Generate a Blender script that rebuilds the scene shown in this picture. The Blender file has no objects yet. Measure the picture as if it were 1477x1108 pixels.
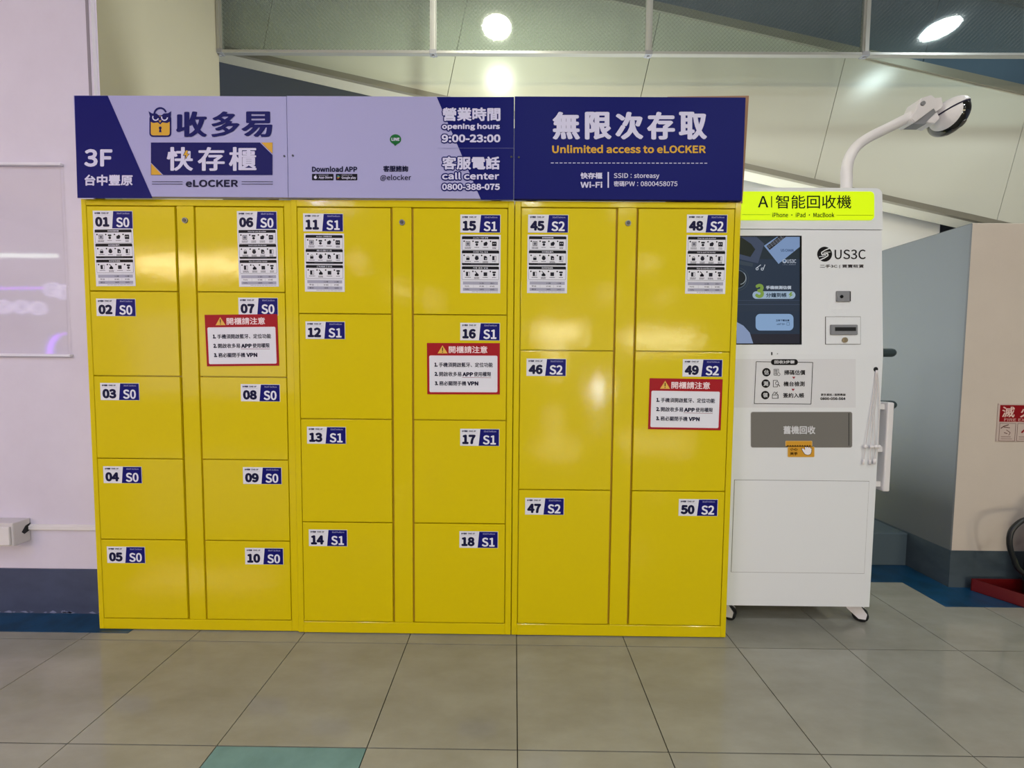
import bpy, bmesh, math, random
import numpy as np
from mathutils import Vector, Matrix
random.seed(7)
SC = bpy.context.scene
COL = SC.collection

# ------------------------------------------------------------------ camera
EYE = 1.15
F_PX, CX, CY = 582.8, 738.5, 554.0
_p, _y, _r = .0503, -.0057, .0087
def _axes():
    a, b = math.cos(_y), math.sin(_y); c, s = math.cos(_p), math.sin(_p)
    fw = Vector((b*c, a*c, -s)); r = Vector((a, -b, 0)); u = r.cross(fw)
    k, q = math.cos(_r), math.sin(_r)
    return r*k + u*q, u*k - r*q, fw
RT, UP, FW = _axes()
CAM = Vector((0, 0, EYE))
cd = bpy.data.cameras.new('camera'); cam = bpy.data.objects.new('camera', cd); COL.objects.link(cam)
cd.sensor_width = 36; cd.lens = F_PX/1477*36; cd.clip_start = .02
M = Matrix((RT, UP, -FW)).transposed().to_4x4(); M.translation = CAM; cam.matrix_world = M
SC.camera = cam

# ------------------------------------------------------------------ world, exposure
wd = bpy.data.worlds.new('world'); SC.world = wd; wd.use_nodes = True
wd.node_tree.nodes['Background'].inputs[0].default_value = (.72, .80, 1.0, 1)
wd.node_tree.nodes['Background'].inputs[1].default_value = .42
SC.view_settings.view_transform = 'Standard'; SC.view_settings.look = 'None'
SC.view_settings.gamma = 1; SC.view_settings.use_curve_mapping = False
SC.view_settings.exposure = -0.90

CEIL = 3.60
def area(name, loc, size, power, col, rot=(0, 0, 0), size_y=None, shape='DISK', spread=180):
    l = bpy.data.lights.new(name, 'AREA'); l.shape = shape; l.size = size
    if size_y: l.size_y = size_y
    l.energy = power; l.color = col; l.spread = math.radians(spread)
    o = bpy.data.objects.new(name, l); COL.objects.link(o); o.location = loc; o.rotation_euler = rot
    o['kind'] = 'structure'
    return o
WARM = (1, .86, .62); NEUT = (.90, .98, 1); COOL = (.86, .95, 1.0); VIO = (.62, .52, 1.0)
# downlights: x, y, power, colour
LAMPS = [(-.15, 1.94, 46, (1, .98, .82)), (3.05, 1.94, 21, (.88, .98, 1)),
         (-1.9, -.6, 24, (.62, .62, 1)), (.2, -.6, 30, NEUT), (2.4, -.6, 28, (.93, .97, 1)),
         (-2.9, -2.7, 34, (.60, .58, 1)), (.2, -2.7, 40, NEUT), (3.3, -2.7, 26, NEUT),
         (-3.8, -6.6, 40, WARM), (3.2, -6.6, 30, WARM),
         (-3.85, -10.3, 90, WARM), (-3.2, -12.4, 90, WARM), (3.2, -11., 60, WARM), (5.3, -11.5, 60, WARM)]
for (x, y, pw, c) in LAMPS:
    area('downlight_glow', (x, y, CEIL-.012), .2 if y > -5 else .3, pw, c)
# unseen fill lights added under the ceiling behind the photographer
area('ceiling_fill', (-2.6, -1.6, CEIL-.06), .25, 58, (.56, .62, 1.0), size_y=3.0, shape='RECTANGLE')
area('ceiling_fill', (1.6, -1.6, CEIL-.06), .25, 48, (.92, 1, 1), size_y=3.0, shape='RECTANGLE')

# unseen light added low in the recess under the walkway to brighten it
area('recess_fill', (.5, 2.5, .4), .4, 190, (.92, .98, 1), rot=(math.radians(180), 0, 0))
# ------------------------------------------------------------------ rays: a pixel of the photo to a point on a real plane
def ray(px, py): return FW + RT*((px-CX)/F_PX) + UP*((CY-py)/F_PX)
def on_y(px, py, Y):
    d = ray(px, py); return CAM + d*(Y/d.y)
def on_z(px, py, Z=0):
    d = ray(px, py); return CAM + d*((Z-EYE)/d.z)
def on_plane(px, py, o, n):
    d = ray(px, py); return CAM + d*((o-CAM).dot(n)/d.dot(n))

# ------------------------------------------------------------------ materials
def lin(c):
    c = c/255.; return c/12.92 if c <= .04045 else ((c+.055)/1.055)**2.4
def rgb(h): return tuple(lin(int(h[i:i+2], 16)) for i in (0, 2, 4)) + (1,)
MATS = {}
def mat(name, color, rough=.5, metal=0, spec=.5, coat=0, emit=None, estr=0, bump=None, vary=None):
    if name in MATS: return MATS[name]
    m = bpy.data.materials.new(name); m.use_nodes = True; nt = m.node_tree; b = nt.nodes['Principled BSDF']
    b.inputs['Base Color'].default_value = color if len(color) == 4 else tuple(color)+(1,)
    b.inputs['Roughness'].default_value = rough; b.inputs['Metallic'].default_value = metal
    b.inputs['Specular IOR Level'].default_value = spec
    b.inputs['Coat Weight'].default_value = coat; b.inputs['Coat Roughness'].default_value = .08
    if emit: b.inputs['Emission Color'].default_value = emit; b.inputs['Emission Strength'].default_value = estr
    tc = None
    if bump or vary: tc = nt.nodes.new('ShaderNodeTexCoord')
    if bump:                                   # list of (scale, strength, distance)
        prev = None
        for (sc, st, di) in bump:
            n = nt.nodes.new('ShaderNodeTexNoise'); n.inputs['Scale'].default_value = sc; n.inputs['Detail'].default_value = 2
            bp = nt.nodes.new('ShaderNodeBump'); bp.inputs['Strength'].default_value = st; bp.inputs['Distance'].default_value = di
            nt.links.new(tc.outputs['Object'], n.inputs['Vector']); nt.links.new(n.outputs['Fac'], bp.inputs['Height'])
            if prev: nt.links.new(prev.outputs[0], bp.inputs['Normal'])
            prev = bp
        nt.links.new(prev.outputs[0], b.inputs['Normal'])
        if coat: nt.links.new(prev.outputs[0], b.inputs['Coat Normal'])
    if vary:                                   # (other colour, scale, contrast lo, hi, stretch)
        c2, sc, lo, hi, st = vary
        mp = nt.nodes.new('ShaderNodeMapping'); mp.inputs['Scale'].default_value = st
        n = nt.nodes.new('ShaderNodeTexNoise'); n.inputs['Scale'].default_value = sc; n.inputs['Detail'].default_value = 6; n.inputs['Roughness'].default_value = .62
        rp = nt.nodes.new('ShaderNodeValToRGB'); rp.color_ramp.elements[0].position = lo; rp.color_ramp.elements[1].position = hi
        rp.color_ramp.elements[0].color = c2; rp.color_ramp.elements[1].color = color
        g = nt.nodes.new('ShaderNodeNewGeometry')
        nt.links.new(g.outputs['Position'], mp.inputs['Vector']); nt.links.new(mp.outputs[0], n.inputs['Vector'])
        nt.links.new(n.outputs['Fac'], rp.inputs['Fac']); nt.links.new(rp.outputs[0], b.inputs['Base Color'])
    MATS[name] = m
    return m
def ink(h, emit=0, rough=.42):
    return mat('ink_%s%s' % (h, '_lit' if emit else ''), rgb(h) if not emit else (0.01, .01, .01, 1), rough, spec=.12,
               emit=rgb(h) if emit else None, estr=emit)

YEL = mat('yellow_paint', (.71, .56, .0, 1), .36, spec=.12, coat=.36, bump=[(240, .16, .0006), (9, .16, .005)])
YEL_IN = mat('yellow_recess_shade', (.45, .26, .004, 1), .6)  # darker copy of the yellow, shade of the post recess put into the colour
WALLM = mat('white_wall_paint', rgb('DCD6E6'), .55, bump=[(90, .12, .002)], vary=(rgb('D0C9DA'), 1.6, .25, .6, (1, 1, 1)))
WALLR = mat('beige_wall_paint', rgb('D0C4B8'), .6, bump=[(90, .12, .002)], vary=(rgb('C6BAAE'), 1.4, .25, .6, (1, 1, 1)))
PILLAR_S = mat('pillar_side_lit_tone', rgb('A29C88'), .4, bump=[(60, .08, .002)])  # pillar side face, its yellowish light put into the colour
BASEB = mat('slate_base_paint', rgb('444D68'), .5, vary=(rgb('39415A'), 5, .3, .6, (1, 1, 2)))
BLUEF = mat('blue_border_stone', rgb('10466A'), .3, vary=(rgb('0A3550'), 9, .35, .6, (1, 1, 1)))
STONE = mat('stone_tile', rgb('9E9C90'), .10, spec=.45, bump=[(4, .05, .004)], vary=(rgb('8E8B7E'), 3.2, .30, .66, (1, 2.2, 1)))
TEAL = mat('teal_tile', rgb('6E9494'), .22, vary=(rgb('618686'), 8, .3, .6, (1, 1, 1)))
GROUT = mat('dark_joint', rgb('2E2A24'), .8)
FASC = mat('beige_fascia_enamel', rgb('C9C9BC'), .22, spec=.3, bump=[(3, .05, .004)])
SLATE = mat('slate_fascia_enamel', rgb('52667A'), .25)
TRIMM = mat('grey_trim_metal', rgb('8C887A'), .4, metal=.3)
SOFF = mat('white_soffit', rgb('E6E8E8'), .6)
SOFB = mat('cream_soffit', rgb('BDBAAC'), .6)
BACKM = mat('grey_blue_back_wall', rgb('7E8590'), .7)
ALU = mat('aluminium', rgb('AEAEAA'), .38, metal=.6)
KIOSK = mat('kiosk_white_powder', rgb('E2E4E8'), .42, bump=[(300, .05, .0004)])
KEDGE = mat('kiosk_gap', rgb('5B5754'), .7)
GREYP = mat('grey_plastic', rgb('84858A'), .4)
BLACK = mat('black_plastic', rgb('141517'), .35)
BLACKG = mat('black_gloss', rgb('08090B'), .08, coat=.5)
STEEL = mat('steel', rgb('BFBDB6'), .25, metal=.9)
WHITEP = mat('white_plastic', rgb('E2DEE0'), .35)
NAVY = ink('13146E'); PAPER = ink('E4E4EE', rough=.38)

def glass_mat(name, tint, gl=.1, wire=False, rough=.02):
    m = bpy.data.materials.new(name); m.use_nodes = True; nt = m.node_tree; nt.nodes.clear()
    out = nt.nodes.new('ShaderNodeOutputMaterial'); tr = nt.nodes.new('ShaderNodeBsdfTransparent'); tr.inputs[0].default_value = tint
    gs = nt.nodes.new('ShaderNodeBsdfGlossy'); gs.inputs['Roughness'].default_value = rough
    lw = nt.nodes.new('ShaderNodeLayerWeight'); fr = nt.nodes.new('ShaderNodeMath'); fr.operation = 'POWER'; fr.inputs[1].default_value = 4
    nt.links.new(lw.outputs['Facing'], fr.inputs[0])
    mx = nt.nodes.new('ShaderNodeMixShader')
    mu = nt.nodes.new('ShaderNodeMath'); mu.operation = 'MULTIPLY_ADD'; mu.inputs[1].default_value = .8; mu.inputs[2].default_value = gl*.5
    nt.links.new(fr.outputs[0], mu.inputs[0]); nt.links.new(mu.outputs[0], mx.inputs[0])
    nt.links.new(tr.outputs[0], mx.inputs[1]); nt.links.new(gs.outputs[0], mx.inputs[2])
    last = mx
    if wire:                                    # wire mesh cast in the pane: diagonal lattice 14 mm
        g = nt.nodes.new('ShaderNodeTexCoord'); sp = nt.nodes.new('ShaderNodeSeparateXYZ'); nt.links.new(g.outputs['Object'], sp.inputs[0])
        def line(op):
            a = nt.nodes.new('ShaderNodeMath'); a.operation = op
            nt.links.new(sp.outputs['X'], a.inputs[0]); nt.links.new(sp.outputs['Z'], a.inputs[1])
            b = nt.nodes.new('ShaderNodeMath'); b.operation = 'PINGPONG'; b.inputs[1].default_value = .0125; nt.links.new(a.outputs[0], b.inputs[0])
            c = nt.nodes.new('ShaderNodeMath'); c.operation = 'LESS_THAN'; c.inputs[1].default_value = .0011; nt.links.new(b.outputs[0], c.inputs[0])
            return c
        l1, l2 = line('ADD'), line('SUBTRACT')
        mxm = nt.nodes.new('ShaderNodeMath'); mxm.operation = 'MAXIMUM'; nt.links.new(l1.outputs[0], mxm.inputs[0]); nt.links.new(l2.outputs[0], mxm.inputs[1])
        sc = nt.nodes.new('ShaderNodeMath'); sc.operation = 'MULTIPLY'; sc.inputs[1].default_value = .35; nt.links.new(mxm.outputs[0], sc.inputs[0])
        df = nt.nodes.new('ShaderNodeBsdfDiffuse'); df.inputs[0].default_value = rgb('6E7068')
        m2 = nt.nodes.new('ShaderNodeMixShader'); nt.links.new(sc.outputs[0], m2.inputs[0]); nt.links.new(mx.outputs[0], m2.inputs[1]); nt.links.new(df.outputs[0], m2.inputs[2])
        last = m2
    nt.links.new(last.outputs[0], out.inputs[0])
    MATS[name] = m
    return m
WIRED = glass_mat('wired_glass', (.83, .88, .86, 1), .12, wire=True, rough=.06)
ACRYL = glass_mat('clear_acrylic', (1, 1, 1, 1), .10, rough=.04)
SMOKED = mat('smoked_acrylic', rgb('77746F'), .12, spec=.6)

# ------------------------------------------------------------------ mesh helpers (all in world metres)
def world_loc(o):
    v = Vector(o.location)
    while o.parent: o = o.parent; v += Vector(o.location)
    return v
def obj(name, bm, mats, parent=None, smooth=False, **props):
    if not isinstance(mats, (list, tuple)): mats = [mats]
    me = bpy.data.meshes.new(name)
    if isinstance(bm, tuple): me.from_pydata(*bm[:3])
    else: bm.normal_update(); bm.to_mesh(me); bm.free()
    if isinstance(bm, tuple) and len(bm) > 3: me.polygons.foreach_set('material_index', bm[3])
    for m in mats: me.materials.append(m)
    co = np.empty(len(me.vertices)*3); me.vertices.foreach_get('co', co); co = co.reshape(-1, 3)
    lo, hi = co.min(0), co.max(0); c = np.array([(lo[0]+hi[0])/2, (lo[1]+hi[1])/2, lo[2]])
    me.vertices.foreach_set('co', (co-c).ravel()); me.update()
    if smooth: me.polygons.foreach_set('use_smooth', [True]*len(me.polygons))
    o = bpy.data.objects.new(name, me); COL.objects.link(o)
    o.location = Vector(c) - (world_loc(parent) if parent else Vector((0, 0, 0)))
    if parent: o.parent = parent
    for k, v in props.items(): o[k] = v
    return o
def thing(name, label, cat, loc, group=None):
    o = bpy.data.objects.new(name, None); COL.objects.link(o); o.location = loc; o.empty_display_size = .05
    o['label'] = label; o['category'] = cat
    if group: o['group'] = group
    return o
def box(bm, x0, x1, y0, y1, z0, z1, bev=0, seg=1, mi=0):
    r = bmesh.ops.create_cube(bm, size=1)
    vs = r['verts']
    for v in vs: v.co = Vector(((x0+x1)/2+v.co.x*(x1-x0), (y0+y1)/2+v.co.y*(y1-y0), (z0+z1)/2+v.co.z*(z1-z0)))
    fs = set(f for v in vs for f in v.link_faces)
    for f in fs: f.material_index = mi
    if bev:
        es = list(set(e for v in vs for e in v.link_edges))
        bmesh.ops.bevel(bm, geom=es, offset=bev, segments=seg, affect='EDGES', profile=.5, material=-1)
    return bm
def B(*a, **k): return box(bmesh.new(), *a, **k)
def prism(bm, pts, d, mi=0):
    """pts: world points of a face, extruded by vector d"""
    a = [bm.verts.new(p) for p in pts]; b = [bm.verts.new(Vector(p)+Vector(d)) for p in pts]
    n = len(a); fs = [bm.faces.new(a), bm.faces.new(b[::-1])]
    for i in range(n): fs.append(bm.faces.new((a[i], b[i], b[(i+1) % n], a[(i+1) % n])))
    for f in fs: f.material_index = mi
    bmesh.ops.recalc_face_normals(bm, faces=fs)
    return bm
def cyl(bm, p0, p1, r0, r1=None, seg=24, mi=0):
    p0, p1 = Vector(p0), Vector(p1); r1 = r0 if r1 is None else r1
    ax = (p1-p0).normalized(); q = ax.to_track_quat('Z', 'Y')
    A = [bm.verts.new(p0+q@Vector((r0*math.cos(t), r0*math.sin(t), 0))) for t in [2*math.pi*i/seg for i in range(seg)]]
    Bv = [bm.verts.new(p1+q@Vector((r1*math.cos(t), r1*math.sin(t), 0))) for t in [2*math.pi*i/seg for i in range(seg)]]
    fs = [bm.faces.new(A[::-1]), bm.faces.new(Bv)]
    for i in range(seg):
        f = bm.faces.new((A[i], A[(i+1) % seg], Bv[(i+1) % seg], Bv[i])); f.smooth = True; fs.append(f)
    for f in fs: f.material_index = mi
    return bm
def tube(bm, pts, r, seg=12, mi=0):
    pts = [Vector(p) for p in pts]; rings = []; n = len(pts); nrm = None
    for i, p in enumerate(pts):
        t = (pts[min(i+1, n-1)]-pts[max(i-1, 0)]).normalized()
        if nrm is None: nrm = t.orthogonal().normalized()
        nrm = (nrm - t*nrm.dot(t)).normalized(); b = t.cross(nrm)
        rr = r[i] if isinstance(r, (list, tuple)) else r
        rings.append([bm.verts.new(p+(nrm*math.cos(a)+b*math.sin(a))*rr) for a in [2*math.pi*k/seg for k in range(seg)]])
    for i in range(n-1):
        for k in range(seg):
            f = bm.faces.new((rings[i][k], rings[i][(k+1) % seg], rings[i+1][(k+1) % seg], rings[i+1][k])); f.smooth = True; f.material_index = mi
    bm.faces.new(rings[0][::-1]).material_index = mi; bm.faces.new(rings[-1]).material_index = mi
    return bm
def smooth_path(pts, n=8):
    out = []; P = [Vector(p) for p in pts]; P = [P[0]*2-P[1]]+P+[P[-1]*2-P[-2]]
    for i in range(1, len(P)-2):
        for k in range(n):
            t = k/n; a, b, c, d = P[i-1:i+3]
            out.append(.5*((2*b)+(c-a)*t+(2*a-5*b+4*c-d)*t*t+(3*b-a-3*c+d)*t**3))
    out.append(P[-2]); return out
def sphere(bm, c, r, scl=(1, 1, 1), seg=32, rings=20, rot=None):
    res = bmesh.ops.create_uvsphere(bm, u_segments=seg, v_segments=rings, radius=1)
    for v in res['verts']:
        q = Vector((v.co.x*scl[0], v.co.y*scl[1], v.co.z*scl[2]))*r
        if rot: q = rot@q
        v.co = q+Vector(c)
    for f in set(f for v in res['verts'] for f in v.link_faces): f.smooth = True
    return res['verts']

# ------------------------------------------------------------------ print: flat ink shapes and lettering laid on a surface
GLY = {}
try: SANS = bpy.data.fonts.load(bpy.utils.resource_path('LOCAL')+'/datafiles/fonts/Noto Sans CJK Regular.woff2')   # the face that ships with Blender
except Exception: SANS = None
def glyphs(s):
    if s in GLY: return GLY[s]
    cu = bpy.data.curves.new('t', 'FONT'); cu.body = s; cu.size = 1; cu.resolution_u = 3
    if SANS and all(ord(ch) < 0x200 for ch in s): cu.font = SANS
    pass; cu.fill_mode = 'FRONT' if hasattr(cu, 'fill_mode') else cu.fill_mode
    o = bpy.data.objects.new('t', cu); COL.objects.link(o)
    dg = bpy.context.evaluated_depsgraph_get(); dg.update()
    me = bpy.data.meshes.new_from_object(o.evaluated_get(dg))
    v = np.empty(len(me.vertices)*3); me.vertices.foreach_get('co', v); v = v.reshape(-1, 3)[:, :2]
    f = [tuple(p.vertices) for p in me.polygons]
    bpy.data.objects.remove(o); bpy.data.curves.remove(cu); bpy.data.meshes.remove(me)
    GLY[s] = (v.copy(), f); return GLY[s]
class Ink:
    """draws in picture-like coordinates (x right, y down); m maps (x, y) to a world point, n points off the surface"""
    def __init__(s, m, n, base=.0006, step=.00022):
        s.m, s.n, s.base, s.step = m, Vector(n), base, step; s.v = []; s.f = []; s.mi = []; s.mats = []
    def mid(s, m):
        if m not in s.mats: s.mats.append(m)
        return s.mats.index(m)
    def put(s, pts, faces, m, layer, lift=0):
        b = len(s.v); off = s.n*(s.base+s.step*layer+lift)
        s.v += [tuple(s.m(x, y)+off) for x, y in pts]
        s.f += [tuple(i+b for i in f) for f in faces]; s.mi += [s.mid(m)]*len(faces)
    def poly(s, pts, m, layer=1): s.put(pts, [tuple(range(len(pts)))[::-1]], m, layer)
    def rect(s, x0, y0, x1, y1, m, layer=1): s.poly([(x0, y0), (x1, y0), (x1, y1), (x0, y1)], m, layer)
    def rr(s, x0, y0, x1, y1, r, m, layer=1, which='1111'):
        pts = []
        for k, (cx, cy, a) in enumerate([(x0+r, y0+r, 180), (x1-r, y0+r, 270), (x1-r, y1-r, 0), (x0+r, y1-r, 90)]):
            if which[k] == '1': pts += [(cx+r*math.cos(math.radians(a+j*15)), cy+r*math.sin(math.radians(a+j*15))) for j in range(7)]
            else: pts.append([(x0, y0), (x1, y0), (x1, y1), (x0, y1)][k])
        s.poly(pts, m, layer)
    def circ(s, cx, cy, r, m, layer=1, ry=None, n=28):
        s.poly([(cx+r*math.cos(2*math.pi*k/n), cy+(ry or r)*math.sin(2*math.pi*k/n)) for k in range(n)], m, layer)
    def ring(s, cx, cy, r0, r1, m, layer=1, a0=0, a1=360, n=28):
        A = [math.radians(a0+(a1-a0)*k/n) for k in range(n+1)]
        pts = [(cx+r1*math.cos(a), cy+r1*math.sin(a)) for a in A]+[(cx+r0*math.cos(a), cy+r0*math.sin(a)) for a in A]
        s.put(pts, [(k+1, k, n+1+k, n+2+k) for k in range(n)], m, layer)
    def line(s, x0, y0, x1, y1, w, m, layer=1):
        dx, dy = x1-x0, y1-y0; L = math.hypot(dx, dy) or 1; nx, ny = -dy/L*w/2, dx/L*w/2
        s.poly([(x0+nx, y0+ny), (x0-nx, y0-ny), (x1-nx, y1-ny), (x1+nx, y1+ny)][::-1], m, layer)
    def pl(s, pts, w, m, layer=1):
        for a, b in zip(pts, pts[1:]): s.line(*a, *b, w, m, layer)
    def frame(s, x0, y0, x1, y1, w, m, layer=1):
        s.rect(x0, y0, x1, y0+w, m, layer); s.rect(x0, y1-w, x1, y1, m, layer); s.rect(x0, y0, x0+w, y1, m, layer); s.rect(x1-w, y0, x1, y1, m, layer)
    def text(s, t, x0, y0, x1, y1, m, bold=0, layer=2, outline=None, slant=0, aniso=1):
        v, f = glyphs(t)
        lo, hi = v.min(0), v.max(0); w, h = hi-lo
        sx, sy = (x1-x0)/w, (y1-y0)/h
        bold_px = bold*(y1-y0)                     # bold as a share of the letter height
        def mk(dx, dy): return [(x0+(a-lo[0])*(sx*w-2*bold_px)/w+bold_px+dx+slant*(b-lo[1])*sx, y1-(b-lo[1])*(sy*h-2*bold_px*aniso)/h-bold_px*aniso+dy) for a, b in v]
        if outline:
            om, R = outline
            for k in range(12): s.put(mk(R*math.cos(k*math.pi/6), R*math.sin(k*math.pi/6)), f, om, layer-1, k*1.2e-5)
        s.put(mk(0, 0), f, m, layer)
        if bold:
            for k in range(8): s.put(mk(bold_px*math.cos(k*math.pi/4), bold_px*aniso*math.sin(k*math.pi/4)), f, m, layer, (k+1)*1.5e-5)
    def build(s, name, parent, extra=None, **props):
        return obj(name, (s.v, [], s.f, s.mi), s.mats, parent, **props)
def plane_y(Y): return lambda x, y: on_y(x, y, Y)

# ================================================================== SETTING
def struct(name, bm, mats, parent=None): return obj(name, bm, mats, parent, **({} if parent else {'kind': 'structure'}))
# floor: dark bed with single stone tiles set on it
T = .45
XG, YG = .0190, 1.598
flo = struct('floor', B(-9, 9, -14, 4.2, -.12, -.006), GROUT)
rows = [(YG-T*(k+1), YG-T*k) for k in range(0, 5)][::-1] + [(YG, 2.118), (2.118, 2.118+T), (2.118+T, 2.118+2*T)]
tm = {}
def tile(x0, x1, y0, y1, m):
    g = .0017
    key = (round(y1-y0, 3), m.name)
    if key not in tm:
        me = bpy.data.meshes.new('tile'); bm = B(-(x1-x0)/2+g, (x1-x0)/2-g, -(y1-y0)/2+g, (y1-y0)/2-g, -.007, 0)
        bm.to_mesh(me); bm.free(); me.materials.append(m); tm[key] = me
    o = bpy.data.objects.new('tile', tm[key]); COL.objects.link(o); o.parent = flo
    o.location = Vector(((x0+x1)/2, (y0+y1)/2, random.uniform(-.0004, 0)))-Vector(flo.location)
for (a, b) in rows:
    for k in range(-9, 9):
        teal = k == -2 and abs(b-(YG-T)) < .01
        tile(XG+k*T, XG+(k+1)*T, a, b, TEAL if teal else STONE)
# the floor goes on beyond the tiles that can be told apart
xl, xr, yb = XG-9*T, XG+9*T, rows[0][0]
bm = bmesh.new(); box(bm, -9, 9, -14, yb-.0013, -.006, -.0002); box(bm, -9, xl-.0013, yb, 3.4, -.006, -.0002); box(bm, xr+.0013, 9, yb, 3.4, -.006, -.0002)
obj('far_paving', bm, STONE, flo)

struct('ceiling', B(-9, 9, -14, 2.497, CEIL, CEIL+.1), mat('ceiling_white', rgb('B9B6B4'), .8))
PX = -1.787                     # right face of the white pillar
bm = bmesh.new(); box(bm, -9, PX, 1.77, 2.505, 0, CEIL)
bm.faces.ensure_lookup_table()
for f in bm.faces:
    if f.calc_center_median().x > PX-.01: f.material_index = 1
es = [e for e in bm.edges if all(abs(v.co.x-PX) < 1e-4 and v.co.y < 1.8 for v in e.verts)]
bmesh.ops.bevel(bm, geom=es, offset=.012, segments=3, affect='EDGES', material=0)
wl = struct('wall_left', bm, [WALLM, PILLAR_S])
bm = bmesh.new(); box(bm, PX-.034, PX-.022, 1.7685, 1.7705, .2, CEIL); struct('trim_1', bm, mat('caulk_grey', rgb('8D8590'), .7))
struct('baseboard_left', B(-9, PX+.001, 1.764, 1.7705, 0, .207), BASEB)
scf = Ink(lambda x, y: Vector((x, 1.7638, y)), (0, -1, 0), base=.0004)
for k in range(26):
    x = random.uniform(-2.9, -1.83); w_ = random.uniform(.01, .06); scf.poly([(x, random.uniform(.004, .010)), (x+w_*.5, random.uniform(.008, .018)), (x+w_, random.uniform(.004, .009)), (x+w_*.6, .002)], ink('7C82A0', rough=.7), 0)
scf.build('trim_5', None, kind='structure')
# blue stone border let into the floor
bm = bmesh.new(); box(bm, -9, -1.62, 1.64, 1.77, -.003, .0016); struct('trim_2', bm, BLUEF)
RX, RY, RZ = 2.285, 2.076, 1.875
bm = bmesh.new()
prism(bm, [(.95, 2.118, -.003), (2.083, 2.118, -.003), (2.083, 1.90, -.003), (9, 1.90, -.003), (9, 2.4, -.003), (.95, 2.4, -.003)], (0, 0, .0046))
struct('trim_3', bm, BLUEF)
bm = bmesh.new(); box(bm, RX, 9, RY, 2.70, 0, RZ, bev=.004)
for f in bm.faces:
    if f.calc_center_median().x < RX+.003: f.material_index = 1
struct('wall_right', bm, [WALLR, mat('shaded_wall_face', rgb('64686A'), .5, bump=[(80, .1, .002)])])  # left face greyer than the front, its shade painted into the colour
bm = bmesh.new(); box(bm, RX-.004, 9, RY-.004, 2.70, 0, .197)
struct('baseboard_right', bm, mat('slate_base_paint_right', rgb('46525A'), .5, vary=(rgb('38444C'), 5, .3, .6, (1, 1, 2))))
bm = bmesh.new(); box(bm, -1.2, RX-.005, 2.30, 2.95, 0, .19, bev=.004); struct('trim_4', bm, mat('plinth_paint', rgb('4C5A63'), .55))
# back of the recess
struct('wall_back', B(-9, 9, 3.30, 3.42, 0, 5.0), BACKM)
xw = on_y(1353, 340, 3.0).x
bm = B(1.55, xw, 2.99, 3.05, .19, 2.75); struct('wall_recess', bm, SOFF)
# walls of the hall behind the photographer
struct('wall_far', B(-9, 9, -14.1, -14, 0, CEIL), WALLM)
struct('wall_side', B(-9.1, -9, -14, 4, 0, CEIL), WALLM)

# ------------------------------------------------------------------ inclined walkway clad in enamel panels
FY = 2.77; SL = -.213; ang = math.atan(SL)
def ez(X): return 2.494+SL*(X-1.525)      # lower edge of the fascia
UD = Vector((math.cos(ang), 0, math.sin(ang))); VD = Vector((-math.sin(ang), 0, math.cos(ang)))
walk = thing('moving_walkway', 'inclined walkway clad in large beige panels, sloping down to the right behind the lockers', 'walkway', (.77, FY, 2.2))
P0 = Vector((1.988, FY, ez(1.988)))
def para(u0, u1, v0, v1, y0, y1, mi=0, bm=None, bev=0):
    bm = bm or bmesh.new()
    pts = [P0+UD*u0+VD*v0, P0+UD*u1+VD*v0, P0+UD*u1+VD*v1, P0+UD*u0+VD*v1]
    for p in pts: p.y = y0
    return prism(bm, pts, (0, y1-y0, 0), mi)
HW = .815
PW = 1.2525
obj('core', para(-4.2, 4.5, .012, HW, FY+.012, 2.94, 0), GROUT, walk)
for k in range(-4, 4):
    a = max(k*PW, -4.2)
    obj('cladding_panel', para(a+.0022, (k+1)*PW-.0022, .001, HW, FY, FY+.011), FASC, walk)
obj('lower_trim', para(-4.2, 4.5, -.036, 0, FY-.006, FY+.02), TRIMM, walk)
obj('soffit', para(-4.2, 4.5, -.012, .011, FY+.02, 2.94), SOFB, walk)
obj('upper_trim', para(-4.2, 4.5, HW+.001, HW+.055, FY-.012, FY+.03), TRIMM, walk)
for k in range(-3, 3):
    a = .52+k*PW*1.47
    obj('slate_panel', para(max(a+.002, -4.2), a+PW*1.47-.002, HW+.056, HW+.55, FY+.022, FY+.04), SLATE, walk, label='slate blue panel')
obj('top_trim', para(-4.2, 4.5, HW+.551, HW+.60, FY+.0, FY+.05), mat('dark_trim', rgb('3A444E'), .5), walk)

# ------------------------------------------------------------------ wired glass smoke curtain
GY = 2.50
curt = thing('glass_smoke_curtain', 'wired glass smoke curtain in aluminium frames hanging above the lockers', 'glass partition', (.6, GY, 2.99))
xs = [-1.776+1.2765*k for k in range(6)]
for k in range(5):
    obj('glass_pane', B(xs[k]+.017, xs[k+1]-.017, GY-.003, GY+.003, 3.0, CEIL-.001), WIRED, curt)
obj('bottom_rail', B(xs[0]-.008, xs[5], GY-.014, GY+.014, 2.984, 3.001, bev=.002), ALU, curt)
for k in range(6):
    bm = bmesh.new(); box(bm, xs[k]-.019, xs[k]+.019, GY-.010, GY+.010, 3.002, CEIL-.001)
    box(bm, xs[k]-.008, xs[k]+.008, GY-.016, GY-.010, 3.002, CEIL-.001)
    obj('mullion', bm, ALU, curt)
    bm = bmesh.new(); box(bm, xs[k]-.021, xs[k]+.021, GY-.017, GY+.015, 2.981, 3.004); cyl(bm, (xs[k], GY, 2.972), (xs[k], GY, 2.981), .008, seg=12)
    obj('corner_clip', bm, GREYP, curt)

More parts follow.
